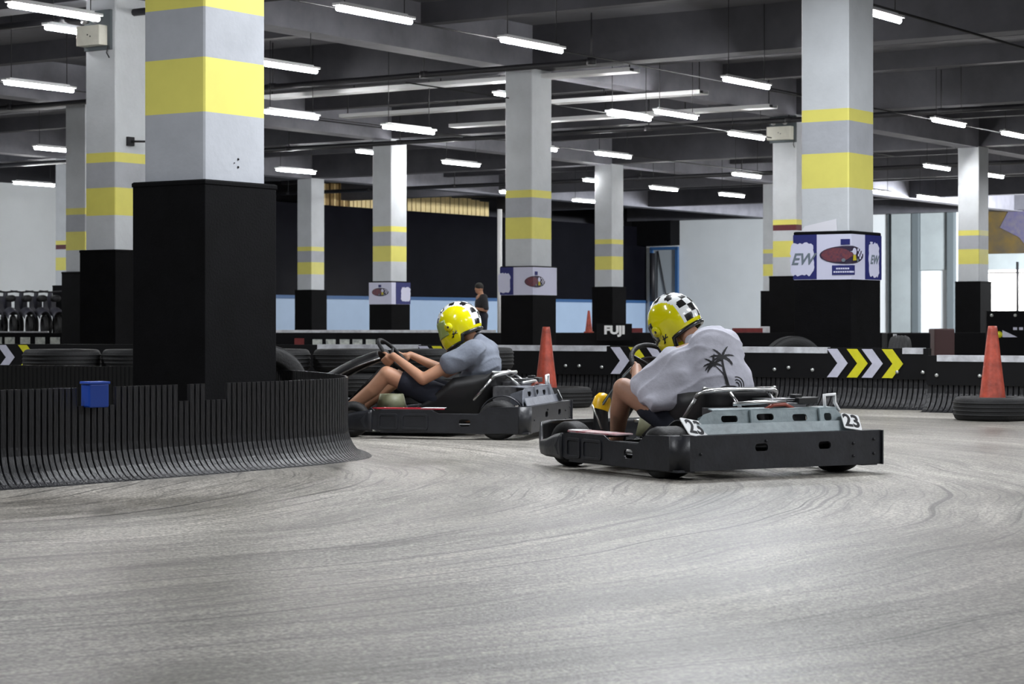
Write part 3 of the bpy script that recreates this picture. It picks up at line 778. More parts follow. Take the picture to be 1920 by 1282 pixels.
o = far_box(-40, 90, pz(627), pz(621), FY+.05, 0, .1).build('white_rail', M['stripe']); tag(o, 'white rail segment on the far barrier at the left edge', 'rail')
# word sign
sg = empty('word_sign', (at(1152, 0, Y=44.6).x, 44.6, 0), 0, 'black sign reading FUJI in white on the far barrier', 'sign')
MB().box((0, 0, pz(622)), (.72, .06, .34)).build('sign_board', M['farboard'], sg)
v, f = text_shape('FUJI', .23, .01, 0, .012)
mb = MB().add([(p.x*1.12, -.036, p.y+pz(619)) for p in v], f); mb.build('lettering', M['whitep'], sg)
for k, (a, b) in enumerate(((1180, 1205), (1375, 1430))):
    o = far_box(a, b, .602, pz(615), 45.02, 0, .25).build('red_block', M['kerbr'])
    tag(o, ['dark red block on the far barrier just left of the near helmet', 'dark red block on the far barrier below the white wall'][k], 'block')
o = MB().box((at(1437, 0, Y=44.8).x, 45.1, .665), (.2, .1, .13)).build('white_tag', M['stripe']); tag(o, 'small white marker at the foot of the right columns', 'marker')
M['cratered'] = mat('crate_dark_red', (.035, .010, .010), .6)
# dark low boxes behind the right barrier
for (a, b, y0, Y, key, lab) in ((1664, 1745, 624, 33, 'farboard', 'dark low crate right of the big banner column'), (1752, 1790, 616, 35, 'cratered', 'dark red crate left of the far right column')):
    o = far_box(a, b, 0, pz(y0, Y), Y, 0, .5).build('crate', M[key], bevel=.02); tag(o, lab, 'crate')
o = MB().box((at(1678, 0, Y=32.9).x, 32.9, pz(626, 32.9)/2), (.05, .05, pz(626, 32.9))).build('white_post', M['stripe']); tag(o, 'short white post on the dark crate right of the big banner column', 'post')
# board at far right under the window
rb = empty('advert_board', (at(1900, 0, Y=40).x, 40, 0), 0, 'black advertising board under the bright window at the right edge', 'board')
far_box(1850, 1960, 0, pz(583, 40), 40, 0, .1).build('board_face', M['farboard'], rb, off=rb.location)
mb = MB(); 
mb.prism([(0, 0), (.28, .0), (0, .13)], (1, 0, 0), (0, 0, 1), (0, -1, 0), (at(1879, 0, Y=40).x, 39.99, pz(632, 40)), .01)
mb.build('white_arrow', M['chw'], rb, off=rb.location)
mb = MB().lathe([(.001, -.01), (.06, -.01), (.06, .01), (.001, .01)], 16, Matrix.Translation((at(1873, 0, Y=40).x, 39.98, pz(627, 40))) @ Matrix.Rotation(math.pi/2, 4, 'X')); mb.build('yellow_dot', M['chy'], rb, off=rb.location)
for px in (1903, 1914): MB().box((at(px, 0, Y=40).x, 39.985, pz(616, 40)), (.07, .02, .05)).build('white_mark', M['chw'], rb, off=rb.location)
for px in (1859, 1903): MB().tube([(at(px, 0, Y=40).x, 39.99, pz(591, 40)), (at(px, 0, Y=40).x, 39.97, pz(591, 40))], .03, 8).build('bolt', M['bolt'], rb, off=rb.location)
# white pole left of the centre column and rack of parked bikes at left
p = at(937, 0, Y=44.5); o = MB().tube([(p.x, p.y, .6), (p.x, p.y, pz(392, 44.5))], .05, 8).build('white_pole', M['whitep']); tag(o, 'white pole standing left of the centre column', 'pole')

# ------------------------------------------------------------------ tyres
def tyre_mesh(name, parent=None, ro=.33, ri=.19, wdt=.20, M4=None):
    pr = []
    for k in range(24):
        a = 2*math.pi*k/24; c = math.cos(a); s = math.sin(a)
        ex = abs(c)**.55*(1 if c >= 0 else -1); ez = abs(s)**.55*(1 if s >= 0 else -1)
        rm = (ro+ri)/2; pr.append((rm+ex*(ro-ri)/2, wdt/2+ez*wdt/2*(1.0 if c > -.6 else .72)))
    mb = MB().lathe(pr, 48, M4, 0, True)
    # tread grooves as thin raised ribs
    for z in (.25, .42, .58, .75):
        T = (M4 or Matrix()); q = [(ro-.004, wdt*z-.008), (ro+.004, wdt*z-.006), (ro+.004, wdt*z+.006), (ro-.004, wdt*z+.008)]
        mb.lathe(q, 48, T, 0, True)
    return mb.build(name, M['tyre'], parent)
def tyre_up(name, loc, lab, cat='tyre', grp=None, rot=None):
    o = tyre_mesh(name); o.location = loc
    if rot: o.rotation_euler = rot
    return tag(o, lab, cat, grp)
ty0 = tyre_up('tyre', (0, 0, 0), 'x')
used0 = False
names = ['bottom', 'middle', 'top']
spots = [(510, 'stack beside the largest column'), (659, 'stack under the far kart steering wheel'), (809, 'stack hidden behind the arms of the far driver'), (895, 'rightmost stack, behind the back of the far driver'),
         (116, 'stack behind the near barrier, right of the left chevrons'), (264, 'stack just left of the largest column')]
for (px, lb) in spots:
    Y = 18.75 if px > 400 else 18.6
    if px == 895: Y = 19.75
    if px == 20: Y = 20.6
    for lv in range(3):
        p = Vector(((px-960)/F*Y, Y, lv*.203)); L_ = names[lv]+' tyre of the '+lb
        if not used0: ty0.location = p; ty0['label'] = L_; ty0['group'] = 'tyres stacked along the track'; used0 = True
        else:
            q = ty0.copy(); COL.objects.link(q); q.location = p; q['label'] = L_
            q.rotation_euler = (0, 0, random.uniform(0, 6))
# upright tyres behind barriers
p = at(520, 0, Y=15.35)
tyre_up('tyre', (-1.83, 15.64, .335), 'upright tyre leaning by the right side of the largest column', rot=(math.radians(86), 0, math.radians(28)))
p = at(1503, 0, Y=21.9)
tyre_up('tyre', (p.x-.1, 22.1, .36), 'upright tyre showing its top arc above the barrier, left of the big banner column base', rot=(math.radians(90), 0, math.radians(15)))
p = at(1672, 0, Y=21.6); tyre_up('tyre', (p.x, 21.7, .37), 'upright tyre right of the big banner column base', rot=(math.radians(90), 0, math.radians(75)))

# ------------------------------------------------------------------ cones
def cone(loc, h, lab, base=True):
    r = empty('traffic_cone', loc, 0, lab, 'traffic cone')
    r1 = .118*h/.72; pr = [(r1, .02), (r1*.97, .04), (.032*h/.72+.006, h-.03), (.032*h/.72, h), (.02, h), (.018, h-.02)]
    MB().lathe(pr, 32).build('cone_body', M['orange'], r)
    if base:
        s = r1*1.35; mb = MB(); mb.prism(rrect(0, 0, 2*s, 2*s, s*.3), (1, 0, 0), (0, 1, 0), (0, 0, 1), (0, 0, 0), .025); mb.build('cone_base', M['orange'], r)
    MB().lathe([(r1*.97+.002, .05), (r1*.9+.004, .065), (r1*.86+.002, .08)], 32).build('rim', M['orange'], r)
    return r
c1 = Vector((at(1861, 0, Y=18.55).x, 18.55, 0)); tyre_up('tyre', c1, 'tyre lying flat holding the right hand traffic cone')
cone(c1+Vector((0, 0, .005)), .80, 'orange traffic cone standing in a flat tyre at the right')
c2 = Vector((at(1024, 0, Y=21.3).x, 21.3, 0)); tyre_up('tyre', c2+Vector((.12, .0, 0)), 'tyre lying flat around the middle traffic cone')
cone(c2+Vector((0, 0, .005)), .785, 'orange traffic cone in the middle, right of the far kart')
cone(Vector((at(1104, 0, Y=45.12).x, 45.12, .60)), .46, 'small distant orange traffic cone left of the word sign')

# ------------------------------------------------------------------ cardboard boxes on the loft
def cbox(px0, px1, y0, y1, lab, key='card'):
    p0, k0 = wall_pt(px0); p1, k1 = wall_pt(px1); Zm = (p0.y+p1.y)/2
    z1 = CH+(HY-y1)*Zm/F; z1 = min(z1, DECK-.06)
    c = W0+D*((k0+k1)/2)+E*(.65)
    r = empty('cardboard_box', (c.x, c.y, TOPW), RD, lab, 'box', 'boxes on the loft')
    w_ = (k1-k0)-.04; h_ = z1-TOPW
    MB().box((0, 0, h_/2), (w_, .7, h_)).build('carton', M[key], r, bevel=.01)
    MB().box((0, -.353, h_/2), (.05, .006, h_*.98)).build('tape', M['wood' if key == 'card' else 'card'], r)
xs = [776, 792, 810, 829, 847, 864, 880, 896, 912, 929]
L9 = ['leftmost', 'second', 'third', 'fourth', 'fifth', 'sixth', 'seventh', 'eighth', 'rightmost']
for k in range(9): cbox(xs[k], xs[k+1], 400, 352+k*3.2, L9[k]+' cardboard box in the row on the loft left of the centre column')
for k, (a, b) in enumerate(((668, 682), (682, 698), (698, 715))): cbox(a, b, 386, 345, ['left', 'middle', 'right'][k]+' cardboard box on the loft beside the small banner column')
for k, (a, b) in enumerate(((612, 630), (632, 648), (650, 665))): cbox(a, b, 386, 343, ['left', 'middle', 'right'][k]+' brown crate on the loft over the glossy black wall', 'wood')

# ------------------------------------------------------------------ parked scooters at the left
M['scoot'] = mat('scooter_grey', (.035, .035, .048), .5)
def scooter(loc, lab):
    r = empty('scooter', loc, math.radians(25), lab, 'scooter', 'parked scooters by the white wall')
    for y in (-.55, .55):
        T = Matrix.Translation((0, y, .27)) @ Matrix.Rotation(math.pi/2, 4, 'Y')
        MB().lathe([(.18, -.05), (.26, -.05), (.27, 0), (.26, .05), (.18, .05)], 20, T, 0, True).build('wheel', M['tyre'], r)
    MB().grid(lambda u, v: (.16*math.cos(math.pi*v), -.7+.95*u, .45+.45*u*(1-u)+.2*math.sin(math.pi*v)), 8, 8, th=.02).build('rear_body', M['scoot'], r)
    MB().tube([(0, -.5, .98), (0, 0, .98)], .09, 10).build('seat', M['rubber'], r)
    MB().tube([(0, .55, .3), (0, .4, 1.05), (0, .36, 1.15)], .06, 8).build('steering_stem', M['scoot'], r)
    MB().tube([(-.3, .3, 1.18), (0, .36, 1.15), (.3, .3, 1.18)], .025, 8).build('handlebar', M['ink'], r)
    MB().box((0, .44, .8), (.34, .05, .5)).build('leg_shield', M['scoot'], r, bevel=.02)
    return r
s0 = None
for k, px in enumerate((-14, 16, 46, 74, 100)):
    p = at(px, 0, Y=57.0); lb = ['leftmost', 'second', 'middle', 'fourth', 'rightmost'][k]+' of the dark parked scooters below the white wall'
    if s0 is None: s0 = scooter((p.x, p.y, .45), lb)
    else: dup(s0, (p.x, p.y, .45), math.radians(25), lb)
o = MB().box((at(30, 0, Y=57).x, 57, .225), (2.3, 2.2, .45)).build('platform', M['clad']); tag(o, 'low dark platform carrying the parked scooters', 'platform')
# ------------------------------------------------------------------ karts (local frame: +x forward, +y left, rear bumper at x=0)
def plate3(mb, outer, holes, th, ax, ay, o, mi=0, bev=0):
    vs, fs = flat_shape(outer, holes, th, bev); T = frame(o, ax, ay); mb.add([T @ v for v in vs], fs, mi)
def number_plate(r, o, ax, ay, txt, wd=.15, hh=.085):
    mb = MB(); mb.prism(rrect(0, 0, wd, hh, .012), ax, ay, Vector(ax).cross(Vector(ay)), o, .004)
    b = mb.build('number_plate', M['whitep'], r)
    v, f = text_shape(txt, hh*1.25, .002, 0, .003); T = frame(Vector(o)+Vector(ax).normalized().cross(Vector(ay).normalized())*.006, ax, ay)
    MB().add([T @ Vector((q.x*1.05, q.y, q.z)) for q in v], f).build('numerals', M['ink'], b)
def kart(loc, rz, label, cowl, numbers=True, fair=(1.66, .40, 1.30, .60), ypad=True):
    r = empty('go_kart', loc, rz, label, 'go kart', None)
    # rear bumper: hollow C section with slots
    mb = MB()
    y0, y1 = -.70, .675
    outer = [(-.60, .05), (-y0, .05), (-y0, .237), (-.60, .237)]
    holes = [rrect(-.16+.03, .165, .085, .042, .018), rrect(.30, .165, .085, .042, .018)]
    plate3(mb, outer, holes, .012, (0, -1, 0), (0, 0, 1), (0, 0, 0))
    mb.box((.06, (y0+.6)/2, .054), (.12, .6-y0, .010)); mb.box((.045, (y0+.6)/2, .234), (.09, .6-y0, .010))
    mb.grid(lambda u, v: (.075-.081*math.cos(math.pi/2*u), .60+.081*math.sin(math.pi/2*u), .05+.187*v), 10, 1, th=-.010)
    mb.box((.05, -.615, .145), (.09, .008, .18)); mb.box((-.004, y0, .143), (.03, .008, .19))
    mb.build('rear_bumper', M['kartblack'], r)
    # bolts on bumper
    for (y, z) in ((-.50, .17), (-.50, .10), (-.645, .19), (-.645, .11), (.53, .14), (.1, .2)):
        MB().tube([(-.005, y, z), (-.012, y, z)], .008, 8).build('bolt', M['ink'], r)
    # side pods
    for s in (1, -1):
        mb = MB()
        ol = [(.075, .05), (.30, .045), (.80, .052), (1.12, .058), (1.22, .08), (1.25, .13), (1.20, .19), (1.08, .212), (.72, .212), (.66, .185), (.38, .18), (.30, .232), (.075, .237)]
        hl = [rrect(.47, .12, .085, .05, .02)]
        plate3(mb, ol, hl, .012, (1, 0, 0), (0, 0, 1), (0, s*.675, 0), 0, .0)
        # recessed panels with raised rims
        for (cx, w_) in ((.84, .17), (1.04, .12)):
            plate3(mb, rrect(cx, .125, w_+.03, .115, .02), [rrect(cx, .125, w_, .085, .015)], .016, (1, 0, 0), (0, 0, 1), (0, s*.680, 0))
        # top flange curving inward, wheel-arch lip
        mb.box((.90, s*.60, .207), (.40, .15, .012)); mb.box((.18, s*.625, .230), (.22, .09, .012))
        mb.box((.52, s*.655, .18), (.30, .04, .01)); mb.box((.55, s*.62, .05), (1.1, .11, .012))
        mb.build('side_pod', M['kartblack'], r, bevel=.004)
        mb = MB(); mb.prism([(.62, .0), (1.13, .0), (1.18, .06), (1.10, .14), (.66, .14)], (1, 0, 0), (0, -s, 0), (0, 0, 1), (0, s*.665, .213), .008)
        sp = mb.build('pod_sticker', M['redwhite' if cowl == 'cowl' else 'red'], r)
        mb = MB(); mb.prism([(.63, .004), (.80, .004), (.80, .12), (.64, .12)] if cowl != 'cowl' else [(1.02, .004), (1.13, .004), (1.17, .06), (1.08, .13)], (1, 0, 0), (0, -s, 0), (0, 0, 1), (0, s*.665, .2215), .003)
        mb.build('white_sticker', M['whitep'], sp)
    # front bumper : swept wall round the nose
    pts = [(1.16, .672), (1.28, .645), (1.42, .62), (1.54, .585), (1.62, .54), (1.70, .44), (1.74, .25), (1.75, 0)]
    pts = pts+[(x, -y) for x, y in pts[:-1][::-1]]
    zt = [.205, .19, .155, .145, .245, .25, .25, .25]; zb = [.055, .06, .06, .07, .085, .09, .09, .09]
    zt = zt+zt[:-1][::-1]; zb = zb+zb[:-1][::-1]
    n = len(pts)-1
    def fb(u, v):
        a = u*n; i = min(n-1, int(a)); f = a-i
        x = pts[i][0]*(1-f)+pts[i+1][0]*f; y = pts[i][1]*(1-f)+pts[i+1][1]*f
        t = zt[i]*(1-f)+zt[i+1]*f; b_ = zb[i]*(1-f)+zb[i+1]*f
        bul = .008*math.sin(math.pi*v); nx = x-1.2; ny = y; L = math.hypot(nx, ny) or 1
        return (x+nx/L*bul, y+ny/L*bul, b_+(t-b_)*v)
    MB().grid(fb, 56, 6, th=.014).build('front_bumper', M['kartblack'], r)
    # chassis
    mb = MB()
    for s in (1, -1):
        mb.tube([(.15, s*.30, .10), (.75, s*.32, .075), (1.22, s*.30, .075), (1.60, s*.20, .09), (1.70, s*.18, .12)], .016, 8)
        mb.tube([(.30, s*.32, .08), (.42, s*.60, .10), (1.05, s*.60, .10), (1.15, s*.32, .08)], .013, 8)
    mb.tube([(.22, -.55, .14), (.22, .55, .14)], .02, 10); mb.tube([(1.37, -.42, .13), (1.37, .42, .13)], .014, 8)
    mb.tube([(1.65, -.2, .09), (1.65, .2, .09)], .013, 8)
    mb.build('chassis_frame', M['kartdark'], r)
    MB().box((1.15, 0, .055), (1.0, .60, .008)).build('floor_tray', M['kartdark'], r)
    # wheels
    def wheel(x, y, ro, wd, yaw=0):
        T = Matrix.Translation((x, y, ro)) @ Matrix.Rotation(yaw, 4, 'Z') @ Matrix.Rotation(math.pi/2, 4, 'X')
        h = wd/2
        pr = [(ro*.52, -h), (ro*.80, -h*1.0), (ro*.95, -h*.86), (ro, -h*.6), (ro, h*.6), (ro*.95, h*.86), (ro*.80, h), (ro*.52, h)]
        w_ = MB().lathe(pr, 36, T, 0, True).build('wheel', M['tyre'], r)
        pr = [(.001, -h*.5), (ro*.2, -h*.55), (ro*.46, -h*.4), (ro*.53, -h*.92), (ro*.56, -h*.9), (ro*.56, h*.9), (ro*.53, h*.92), (ro*.46, h*.4), (ro*.2, h*.55), (.001, h*.5)]
        MB().lathe(pr, 24, T).build('rim', M['engine'], w_)
    wheel(.24, .575, .14, .19); wheel(.24, -.575, .14, .19); wheel(1.37, .49, .13, .13, .22); wheel(1.37, -.49, .13, .13, .22)
    # arches over the rear wheels
    for s in (1, -1):
        MB().grid(lambda u, v: (.24+.165*math.cos(math.radians(20+140*u)), s*(.44+.06*v), .14+.165*math.sin(math.radians(20+140*u))), 14, 2, th=.008).build('wheel_arch', M['kartblack'], r)
    # seat shell
    def seat(u, v):
        # u along profile from front lip to top of back, v across
        P = [(.98, .16), (.85, .095), (.66, .09), (.50, .14), (.40, .27), (.35, .465)]
        a = u*5; i = min(4, int(a)); f = a-i; x = P[i][0]*(1-f)+P[i+1][0]*f; z = P[i][1]*(1-f)+P[i+1][1]*f
        c = (v-.5)*2; wv = .255-.01*u; q = max(0, (abs(c)-.62)/.38); side = q*q*(3-2*q)
        ZT = [.19, .27, .43, .45, .455, .47]; zt_ = ZT[i]*(1-f)+ZT[i+1]*f
        cc = max(-1, min(1, c/.8)); wy = cc*wv*(.92+.08*side)
        return (x+.03*side*u, wy, z+(zt_-z)*side)
    MB().grid(seat, 25, 16, th=.012).build('seat', M['kartdark'], r)
    mb = MB(); mb.tube([(Vector(seat(1, k/16))+Vector((0, 0, .004))) for k in range(17)], .010, 8); mb.build('seat_rim', M['chrome'], r)
    # hoop and stays behind the seat
    mb = MB(); hp = []
    for k in range(21):
        a = math.pi*k/20; hp.append((.37-.10*math.sin(a), .03+.27*math.cos(a), .425+.045*math.sin(a)**.5 if math.sin(a) > 0 else .425))
    mb.tube(hp, .013, 8); mb.tube([(.37, .30, .425), (.42, .31, .36), (.50, .32, .27)], .011, 8); mb.tube([(.37, -.24, .425), (.42, -.28, .36), (.5, -.32, .27)], .011, 8)
    for y in (.12, -.14): mb.tube([(.30, y, .45), (.20, y, .37)], .010, 8)
    mb.tube([(.16, .20, .395), (.12, .0, .405), (.14, -.14, .40)], .011, 8)
    mb.build('seat_hoop', M['chrome'], r)
    # cowl over the engine : slotted wall, stepped skirt, top
    def hx(z): return .055+.30*(z-.24)
    mb = MB()
    zl, zh = .285, .395
    wl = [(-.585, .245), (.53, .245), (.53, .285), (.47, zh-.02), (.40, zh), (-.44, zh-.012), (-.52, zh-.05), (-.545, .29)]
    # image: left end = +y ; plate x-axis is -y
    outer = [(-.53, .0), (.55, .0), (.53, .045), (.45, .135), (-.37, .128), (-.44, .11), (-.50, .05)]
    holes = [rrect(-.275, .082, .11, .036, .016), rrect(-.035, .088, .115, .036, .016), rrect(.20, .080, .10, .038, .016), rrect(.395, .080, .05, .042, .014)]
    plate3(mb, outer, holes, .008, (0, -1, 0), (.22, 0, 1), (.075, 0, .237))
    mb.prism([(-.55, 0), (.57, 0), (.55, .055), (-.53, .055)], (0, -1, 0), (.45, 0, 1), (-1, 0, .3), (.045, 0, .238), .006)
    for y in (.135, -.335): mb.prism([(-.012, 0), (.012, 0), (.006, .12), (-.006, .12)], (0, 1, 0), (.2, 0, 1), (-1, 0, 0), (.07, y, .245), .014)
    mb.prism([(-.38, 0), (.47, 0), (.43, .10), (-.34, .10)], (0, -1, 0), (1, 0, .05), (.0, 0, 1), (.098, 0, .36), .007)
    mb.prism([(0, 0), (.16, 0), (.16, .10), (.03, .12)], (1, 0, 0), (0, 0, 1), (0, -1, 0), (.07, -.44, .24), .008)
    mb.prism([(0, 0), (.12, 0), (.12, .08), (.03, .11)], (1, 0, 0), (0, 0, 1), (0, 1, 0), (.08, .40, .24), .008)
    mb.build('engine_cowl', M[cowl], r, bevel=.004)
    if numbers:
        number_plate(r, (.045, .535, .275), (.25, -1, -.16), (.7, .2, .9), '23', .165, .10)
        number_plate(r, (.045, -.525, .285), (.05, -1, -.14), (.65, -.2, .9), '23', .13, .09)
    else:
        mb = MB(); mb.prism(rrect(0, 0, .15, .07, .01), (.2, -1, -.1), (.5, 0, 1), (-1, 0, .5), (.04, -.52, .285), .004); mb.build('rear_sticker', M['whitep'], r)
    # engine details
    mb = MB(); mb.box((.26, -.16, .31), (.22, .26, .17)); mb.box((.28, .16, .30), (.18, .20, .14))
    for k in range(5): mb.box((.26, -.16, .375+.01*k), (.17, .20, .005))
    mb.build('engine_block', M['engine'], r, bevel=.006)
    eb = MB(); eb.box((.20, -.30, .405), (.12, .13, .035)); eb.box((.20, -.26, .43), (.05, .05, .02)); eb.box((.2, -.37, .418), (.04, .07, .012)); eb.build('air_filter', M['kartdark'], r, bevel=.004)
    MB().tube([(.14, -.0, .36), (.13, -.05, .385), (.13, -.13, .388), (.14, -.20, .36)], .011, 8).build('ignition_lead', mat('lead_red', (.25, .05, .03), .4), r)
    MB().tube([(.12, -.40, .355), (.12, -.395, .435), (.12, -.47, .438), (.12, -.468, .395), (.12, -.50, .345)], .010, 8).build('lifting_hook', M['whitep'], r)
    # fuel tank, steering, pedals, front fairing
    MB().tube([(1.22, 0, .17), (1.22, 0, .30)], [.12, .09], 16).build('fuel_tank', M['tank'], r)
    sc_ = Vector((1.20, 0, .585)); ax = Vector((-.72, 0, .69)).normalized(); u_ = Vector((0, 1, 0)); v_ = ax.cross(u_).normalized()
    mb = MB(); mb.tube([sc_+(u_*math.cos(2*math.pi*k/40)+v_*math.sin(2*math.pi*k/40))*.165 for k in range(40)], .015, 10, closed=True)
    wst = mb.build('steering_wheel', M['rubber'], r)
    mb = MB()
    for a in (90, 210, 330): mb.tube([sc_-ax*.03, sc_+(u_*math.cos(math.radians(a))+v_*math.sin(math.radians(a)))*.16], .010, 8)
    mb.tube([sc_-ax*.03, sc_-ax*.62], .012, 8)
    mb.build('steering_spokes', M['kartdark'], wst)
    x0, z0, x1, z1 = fair
    def fa(u, v):
        c = (v-.5)*2; wv = .17-.03*u; return (x0+(x1-x0)*u-.05*c*c, c*wv, z0+(z1-z0)*u-.05*c*c+.02*math.sin(math.pi*u))
    MB().grid(fa, 10, 10, th=.010).build('front_fairing', M['kartdark'], r)
    mb = MB(); mb.tube([fa(k/10, 1) for k in range(11)], .007, 6); mb.tube([fa(k/10, 0) for k in range(11)], .007, 6); mb.build('fairing_edge', M['chrome' if not ypad else 'cowl'], r)
    mb = MB(); mb.tube([(1.68, 0, .13), (x0, 0, z0)], .012, 8); mb.build('fairing_stay', M['kartdark'], r)
    for s in (1, -1):
        mb = MB(); mb.tube([(1.55, s*.14, .08), (1.60, s*.14, .24)], .008, 8); mb.tube([(1.60, s*.10, .24), (1.60, s*.18, .24)], .010, 8); mb.build('pedal', M['chrome'], r)
    if ypad:
        # padded black post with yellow cap in front of the driver, and its thin steel stay
        MB().grid(lambda u, v: (1.58+.05*math.cos(2*math.pi*v), .155+.050*math.sin(2*math.pi*v)*(1-.2*u), .10+.23*u), 6, 16).build('nose_pad', M['kartdark'], r)
        T = Matrix.Translation((1.58, .155, .33)) @ Matrix.Rotation(.3, 4, 'X')
        MB().lathe([(.052, -.02), (.055, .02), (.05, .055), (.032, .08), (.001, .088)], 20, T).build('yellow_cap', M['ypad'], r)
        MB().tube([(1.55, .235, .345), (1.50, .20, .20)], .006, 6).build('stay_rod', M['chrome'], r)
    return r
def rz_of(fx, fy): return math.atan2(fy, fx)
K1 = kart((1.46, 11.79, 0), rz_of(-.5, .866), 'near go kart with grey green engine cover, numbered 23, turning away', 'cowl', True, (1.60, .38, 1.28, .63), True)
K2 = kart((.28, 16.0, 0), rz_of(-.97, .24), 'far go kart with grey engine cover and red side plate, heading left', 'cowl2', False, (1.76, .42, 1.32, .62), False)

# ------------------------------------------------------------------ people
def helmet(parent, c, yaw, pitch, roll, sx=1.0, vis='visor', off=(0, 0, 0)):
    T = Matrix.Translation(Vector(c)) @ Matrix.Rotation(yaw, 4, 'Z') @ Matrix.Rotation(pitch, 4, 'Y') @ Matrix.Rotation(roll, 4, 'X') @ Matrix.Scale(sx, 4)
    # shell param: az -pi..pi (0 = forward), el
    def P(az, el, k=1.0):
        x = math.cos(el)*math.cos(az); y = math.cos(el)*math.sin(az); z = math.sin(el)
        X = x*.155; Y = y*.126; Z = z*.148
        if z < 0:
            # lower half: walls go down, chin bar pushes forward
            fwd = max(0, x); q = -z
            X = x/max(.2, math.cos(el))*.155*(1-.20*q*q)+fwd*.05*q; Y = y/max(.2, math.cos(el))*.126*(1-.15*q*q); Z = -q*(.155+.030*fwd)
            if x < 0: Z = -q*.105
        return Vector((X*k, Y*k, Z*k))
    NU, NV = 96, 48; e0 = math.radians(-64); mb = MB(); vs = []; fs = []
    for i in range(NU):
        for j in range(NV+1): vs.append(T @ P(2*math.pi*i/NU, e0+(math.pi/2-e0)*j/NV*.999))
    W = NV+1
    for i in range(NU):
        i2 = (i+1) % NU; az = 2*math.pi*(i+.5)/NU; az = az-2*math.pi if az > math.pi else az
        for j in range(NV):
            el = e0+(math.pi/2-e0)*(j+.5)/NV
            p = P(az, el)
            if abs(az) < math.radians(62) and math.radians(-20) < el < math.radians(17): continue   # eye port
            mi = 0
            if abs(p.y) < .069 and el > math.radians(19) or (abs(p.y) < .069 and p.x < 0 and el > math.radians(-38)):
                ang = math.atan2(p.z, -p.x); a = int((ang+5)/.30); b = int((p.y+.069)/.046)
                mi = 2 if (a+b) % 2 else 1
            elif abs(p.y) < .080 and (p.x < 0 or el > math.radians(19)) and el > math.radians(-38): mi = 1
            if el < math.radians(-57) and p.x < .02: mi = 2
            mb.add([vs[i*W+j], vs[i2*W+j], vs[i2*W+j+1], vs[i*W+j+1]], [(0, 1, 2, 3)], mi, True)
    h = mb.build('helmet', [M['hy'], M['hw'], M['hb']], parent, off=off)
    so = h.modifiers.new('s', 'SOLIDIFY'); so.thickness = .012; so.offset = -1
    MB().grid(lambda u, v: T @ (P(math.radians(-66+132*u), math.radians(-21+40*v), 1.018)), 24, 8, th=.004).build('visor', M[vis], h, off=off)
    # neck roll along the lower rim
    rim = [T @ P(2*math.pi*k/48, e0) for k in range(48)]
    MB().tube(rim, .013*sx, 8, closed=True).build('neck_roll', M['hb'], h, off=off)
    for s in (1, -1):
        a = math.radians(72)*s; q = P(a, math.radians(-4), 1.0); nn = Vector((q.x/.155**2, q.y/.126**2, 0)).normalized()
        base = T @ q; n2 = (T.to_3x3() @ nn).normalized()
        MB().tube([base-n2*.004, base+n2*.012], .030*sx, 20).build('visor_pivot', M['hy' if vis == 'visor' else 'hy'], h, off=off)
        MB().tube([base+n2*.012, base+n2*.015], .008*sx, 10).build('pivot_screw', M['hb'], h, off=off)
        # black splash mark below the pivot
        for (da, e1, e2, a2) in ((80, -18, -34, 74), (74, -24, -27, 88), (88, -20, -33, 70)):
            MB().tube([T @ P(math.radians(da)*s, math.radians(e1), 1.006), T @ P(math.radians((da+a2)/2)*s, math.radians((e1+e2)/2), 1.008), T @ P(math.radians(a2)*s, math.radians(e2), 1.006)], .0035*sx, 6).build('black_mark', M['hb'], h, off=off)
    return h, T
def head_shapes(T):
    f = lambda x, y, z: T @ Vector((x, y, z)); R = T.to_3x3().to_4x4()
    s = [('e', f(-.005, 0, .01), (.094, .074, .10), R), ('e', f(.03, 0, -.06), (.062, .056, .06), R), ('e', f(.095, 0, -.03), (.016, .013, .022), R)]
    for y in (.03, -.03): s.append(('e', f(.082, y, -.002), (.014, .016, .009), R))
    for y in (.075, -.075): s.append(('e', f(-.005, y, -.02), (.018, .008, .028), R))
    s += [('e', f(.088, 0, -.075), (.012, .026, .007), R), ('e', f(.08, 0, .018), (.018, .05, .010), R)]
    return s
def hand(P, Tn, Rr, N, s, wrist):
    "hand closed on a rim: P rim point, Tn rim tangent, Rr outward, N towards the driver"
    out = []
    P, Tn, Rr, N = Vector(P), Vector(Tn).normalized(), Vector(Rr).normalized(), Vector(N).normalized()
    palm = P+Rr*.036+N*.018
    out.append(('c', palm-Tn*.026, .017, palm+Tn*.026, .017)); out.append(('c', palm-Tn*.018+N*.025, .018, palm+Tn*.02+N*.025, .018))
    out.append(('c', palm+N*.03, .024, wrist, .025))
    ln = [.92, 1.0, .96, .8]
    for k in range(4):
        o = Tn*((k-1.5)*.0215*s); L = ln[k]
        a = P+Rr*.034+o-N*.004; b = P+Rr*.020*L-N*.030*L+o; c = P-Rr*.016*L-N*.026*L+o; d = P-Rr*.027*L+o+N*.002
        out += [('c', a, .0105, b, .0098), ('c', b, .0098, c, .009), ('c', c, .009, d, .008)]
    t0_ = P+Rr*.022+N*.032-Tn*.03*s; t1 = P-Rr*.004+N*.028-Tn*.046*s; t2 = P-Rr*.018+N*.016-Tn*.066*s
    out += [('c', t0_, .013, t1, .011), ('c', t1, .011, t2, .009)]
    return out
SC_ = Vector((1.20, 0, .585)); AX = Vector((-.72, 0, .69)).normalized(); UU = Vector((0, 1, 0)); VV = AX.cross(UU).normalized()
def rim_pt(deg):
    a = math.radians(deg); R = UU*math.cos(a)+VV*math.sin(a); return SC_+R*.165, (-UU*math.sin(a)+VV*math.cos(a)), R
